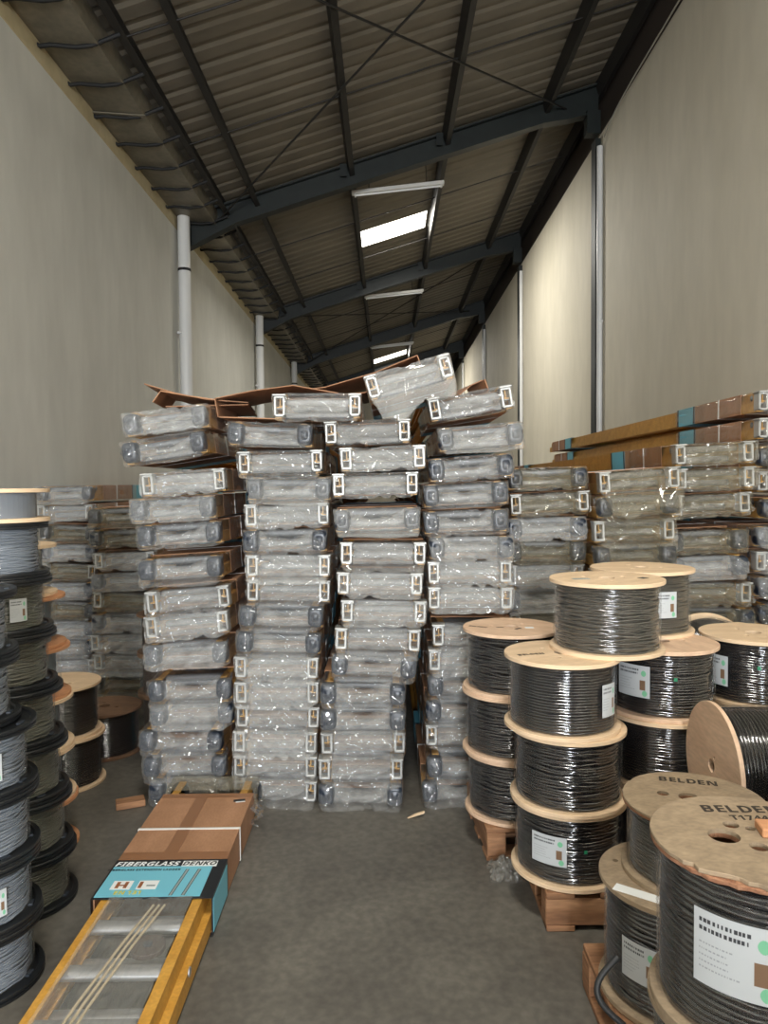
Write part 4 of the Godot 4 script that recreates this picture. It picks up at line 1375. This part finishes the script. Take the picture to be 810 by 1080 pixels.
func build_reels_left() -> void:
	# column Q: seven spools and a low plywood reel on top
	var qx := [78, 76, 71, 70, 63, 59, 57, 54]
	var H := 0.197
	var nth := ["lowest", "second", "third", "fourth", "fifth", "sixth", "topmost"]
	for k in 7:
		var ex := at_depth((qx[k] + qx[k + 1]) / 2.0, 700, 2.72).x
		spool("%s black spool of %s wire in the plywood-capped column" % [nth[k], "olive grey" if k < 6 else "bluish grey"], Vector3(ex - 0.162, H * k, -2.64), {"var": k % 3, "cable": M.cable_olive if k < 6 else M.cable_grey, "sticker": 52.0} if k == 5 else {"var": k % 3, "cable": M.cable_olive if k < 5 else M.cable_grey})
	var ex := at_depth(53, 532, 2.72).x
	reel("short plywood reel of blue-grey wire capping the column of black spools", Vector3(ex - 0.165, H * 7, -2.64), {"R": 0.182, "H": 0.118, "rw": 0.15, "turns": 14, "var": 1, "messy": 0.3, "cable": M.cable_grey, "film": M.stretch_dusty, "plain": true})
	# column P: six spools, nearest
	var px := [45, 44, 44, 43, 27, 26]
	for k in 6:
		var e2 := at_depth(px[k], 800, 2.30).x
		spool("%s black spool of shiny grey wire in the column beside the floor ladder" % ["lowest", "second", "third", "fourth", "fifth", "topmost"][k], Vector3(e2 - 0.16, 0.199 * k, -2.2), {"H": 0.199, "var": k % 3, "sticker": 48.0} if k in [1, 3] else {"H": 0.199, "var": k % 3})
	# column S behind: plywood flanges, blue-grey film-wrapped wire
	var sx := [79, 77, 76, 74, 70, 62]
	for k in 6:
		var e3 := at_depth(sx[k], 700, 3.1).x
		reel("%s plywood reel wrapped in blue-grey film behind the spools" % ["lowest", "second", "third", "fourth", "fifth", "topmost"][k], Vector3(e3 - 0.185, 0.211 * k, -3.04), {"R": 0.195, "H": 0.211, "rw": 0.15, "turns": 20, "var": k % 2, "messy": 0.3, "ply": [M.ply_orange, M.ply, M.ply][k % 3] if k != 4 else M.ply_orange, "cable": M.cable_sheet, "film": M.stretch_dusty, "plain": true}, "plywood reels of blue-grey wire")
	# column T: two black reels with pale flanges, lettered
	reel("lower black reel with pale flanges standing on the floor behind the spools", Vector3(-1.66, 0, -3.72), {"var": 1, "messy": 0.35}, "black reels on the floor")
	var t2 := reel("upper black reel with pale lettered lid, second of two on the floor", Vector3(-1.675, 0.256, -3.72), {"var": 0, "messy": 0.35, "holes": [[0, 0, 0.022], [0.07, 0.02, 0.012], [-0.02, -0.07, 0.012]]}, "black reels on the floor")
	text("BELDEN", 0.03, M.ink, t2, flat_xf(Vector3(0.03, 0.2566, 0.12), Vector3(1, 0, -0.15), Vector3(0.15, 0, -1)))
	reel("black reel with brown lid alone on the floor near the wrapped ladders", Vector3(-1.615, 0, -4.16), {"var": 2, "messy": 0.2, "turns": 22, "ply": M.ply_brown}, "black reels on the floor")
	for k in 3:
		reel("%s brown cardboard-wrapped reel standing against the first tall ladder stack" % ["lowest", "middle", "topmost"][k], Vector3(-1.355, 0.244 * k, -4.5), {"R": 0.175, "H": 0.244, "rw": 0.155, "var": 1, "turns": 20, "ply": M.ply_brown, "cable": M.cable_brown, "film": M.stretch_dusty, "plain": true}, "brown wrapped reels")

# ---------------------------------------------------------------- flattened cartons on top of the stacks
func flap(path: Array, w: float) -> ArrayMesh:   # bent cardboard: polyline in xy, extruded along z, 5 mm thick
	var up := PackedVector2Array()
	var lo := []
	for i in path.size():
		var p: Vector2 = path[i]
		var d: Vector2 = (path[mini(i + 1, path.size() - 1)] - path[maxi(i - 1, 0)]).normalized()
		var n := Vector2(-d.y, d.x) * 0.0025
		up.append(p + n)
		lo.append(p - n)
	lo.reverse()
	for q in lo:
		up.append(q)
	return prism(up, -w / 2, w / 2)

func carton(label: String, px: float, py: float, depth: float, sheets: Array, turn := 0.0) -> void:
	var t := thing("flattened_carton", label, "cardboard", at_depth(px, py, depth), "flattened cartons on the ladder stacks")
	t.rotation.y = turn
	var i := 0
	for s in sheets:
		part("panel" if i == 0 else "flap", flap(s[0], s[1]), M.card2 if i % 2 == 0 else M.card, t, s[2], s[3] if s.size() > 3 else Vector3.ZERO)
		i += 1

func build_cartons() -> void:
	var V := func(a: Array) -> Array:
		var o := []
		for k in range(0, a.size(), 2):
			o.append(Vector2(a[k], a[k + 1]))
		return o
	carton("crumpled brown carton with torn corner on the stack behind the floor ladder", 205, 430, 3.9, [
		[V.call([-0.2, 0.09, -0.05, 0.045, 0.1, 0.015, 0.3, 0.0]), 0.5, Vector3(0, 0, 0)],
		[V.call([-0.16, 0.0, -0.12, 0.055, 0.02, 0.03, 0.2, 0.005]), 0.4, Vector3(0, 0, 0.06)],
		[V.call([-0.1, -0.02, 0.3, -0.01]), 0.6, Vector3(0, 0, -0.05)]], 0.1)
	carton("wide folded brown carton standing open above the second tall ladder stack", 275, 434, 3.85, [
		[V.call([-0.18, 0.04, 0.0, 0.075, 0.2, 0.1, 0.42, 0.06]), 0.5, Vector3(0, 0, 0)],
		[V.call([-0.16, -0.05, 0.1, -0.06, 0.4, -0.06]), 0.5, Vector3(0, 0, 0)],
		[V.call([-0.18, 0.04, -0.165, -0.05]), 0.5, Vector3(0, 0, 0)]], 0.0)
	carton("long flattened brown carton sloping up behind the tilted ladder", 385, 420, 4.1, [
		[V.call([-0.45, 0.0, -0.2, 0.03, 0.05, 0.1, 0.28, 0.19]), 0.5, Vector3(0, 0, 0)],
		[V.call([0.05, 0.095, 0.07, 0.05, 0.3, 0.13, 0.28, 0.19]), 0.45, Vector3(0, 0, 0.02)],
		[V.call([-0.4, -0.03, 0.0, 0.0, 0.3, 0.08]), 0.5, Vector3(0, 0, 0)]], 0.0)
	carton("small folded carton corner behind the ladder stack beside the plywood reels", 488, 416, 3.9, [
		[V.call([-0.09, -0.04, 0.0, 0.03, 0.06, 0.055]), 0.3, Vector3(0, 0, 0)],
		[V.call([-0.09, -0.04, 0.03, -0.05, 0.08, 0.0, 0.06, 0.055]), 0.3, Vector3(0, 0, 0.03)]], 0.2)

func build_scraps() -> void:
	var b := thing("wood_block", "small brown wood block on the floor beside the column of spools", "wood", at_depth(85, 868, 2.98))
	b.position.y = 0
	b.position = Vector3(b.position.x + 0.05, 0, -3.42)
	part("block", box(Vector3(0.13, 0.03, 0.07), 0.003), M.pallet, b, Vector3(0, 0.016, 0), Vector3(0, 0.4, 0))
	var s := thing("wood_splinter", "tiny pale wood splinter on the floor by the third ladder stack", "wood", Vector3(0.12, 0, -3.28))
	part("splinter", prism(PackedVector2Array([Vector2(-0.04, 0), Vector2(0.035, 0.012), Vector2(0.04, 0.02), Vector2(0.0, 0.014)]), -0.006, 0.006), M.ply, s, Vector3(0, 0.002, 0), Vector3(0, 0.3, 0))
	var f := thing("film_scrap", "crumpled clear film scrap on the floor between the two pallets", "film", Vector3(0.44, 0.0, -2.79))
	var P := PackedVector3Array()
	var n := noise(717, 1.0, 3, true)
	for j in 24:
		for i in 24:
			var u := i / 23.0 - 0.5
			var v := j / 23.0 - 0.5
			P.append(Vector3(u * 0.12 + 0.02 * n.get_noise_2d(u * 5, v * 5), maxf(0.004, 0.03 + 0.05 * n.get_noise_2d(u * 6 + 3, v * 6) - (u * u + v * v) * 0.12), v * 0.14))
	part("film", grid(P, 24, 24, false, true), M.wrap_clear, f)

# boxes added out of view to keep low daylight off the nearest reels
func build_added_shade_boxes() -> void:
	var spots := [[Vector3(1.3, 0, 1.5), 1.8, "reels"], [Vector3(-1.82, 0, 1.7), 1.5, "spools"]]
	for q in spots:
		var w: float = q[1]
		pallet("added unseen pallet under light-blocking boxes at the door end on the %s side" % q[2], q[0], w, 1.0, 0.0, 8)
		for k in 2:
			var t := thing("added_shade_box", "%s added unseen box blocking low daylight at the door end, %s side" % [["lower", "upper"][k], q[2]], "carton", q[0] + Vector3(0, 0.134 + 0.5 * k, 0), "added boxes at the door end")
			part("body", box(Vector3(w - 0.05, 0.495, 0.95), 0.006), M.card, t, Vector3(0, 0.25, 0))
			part("packing_tape", box(Vector3(0.06, 0.001, 0.95)), M.tape, t, Vector3(0, 0.498, 0))
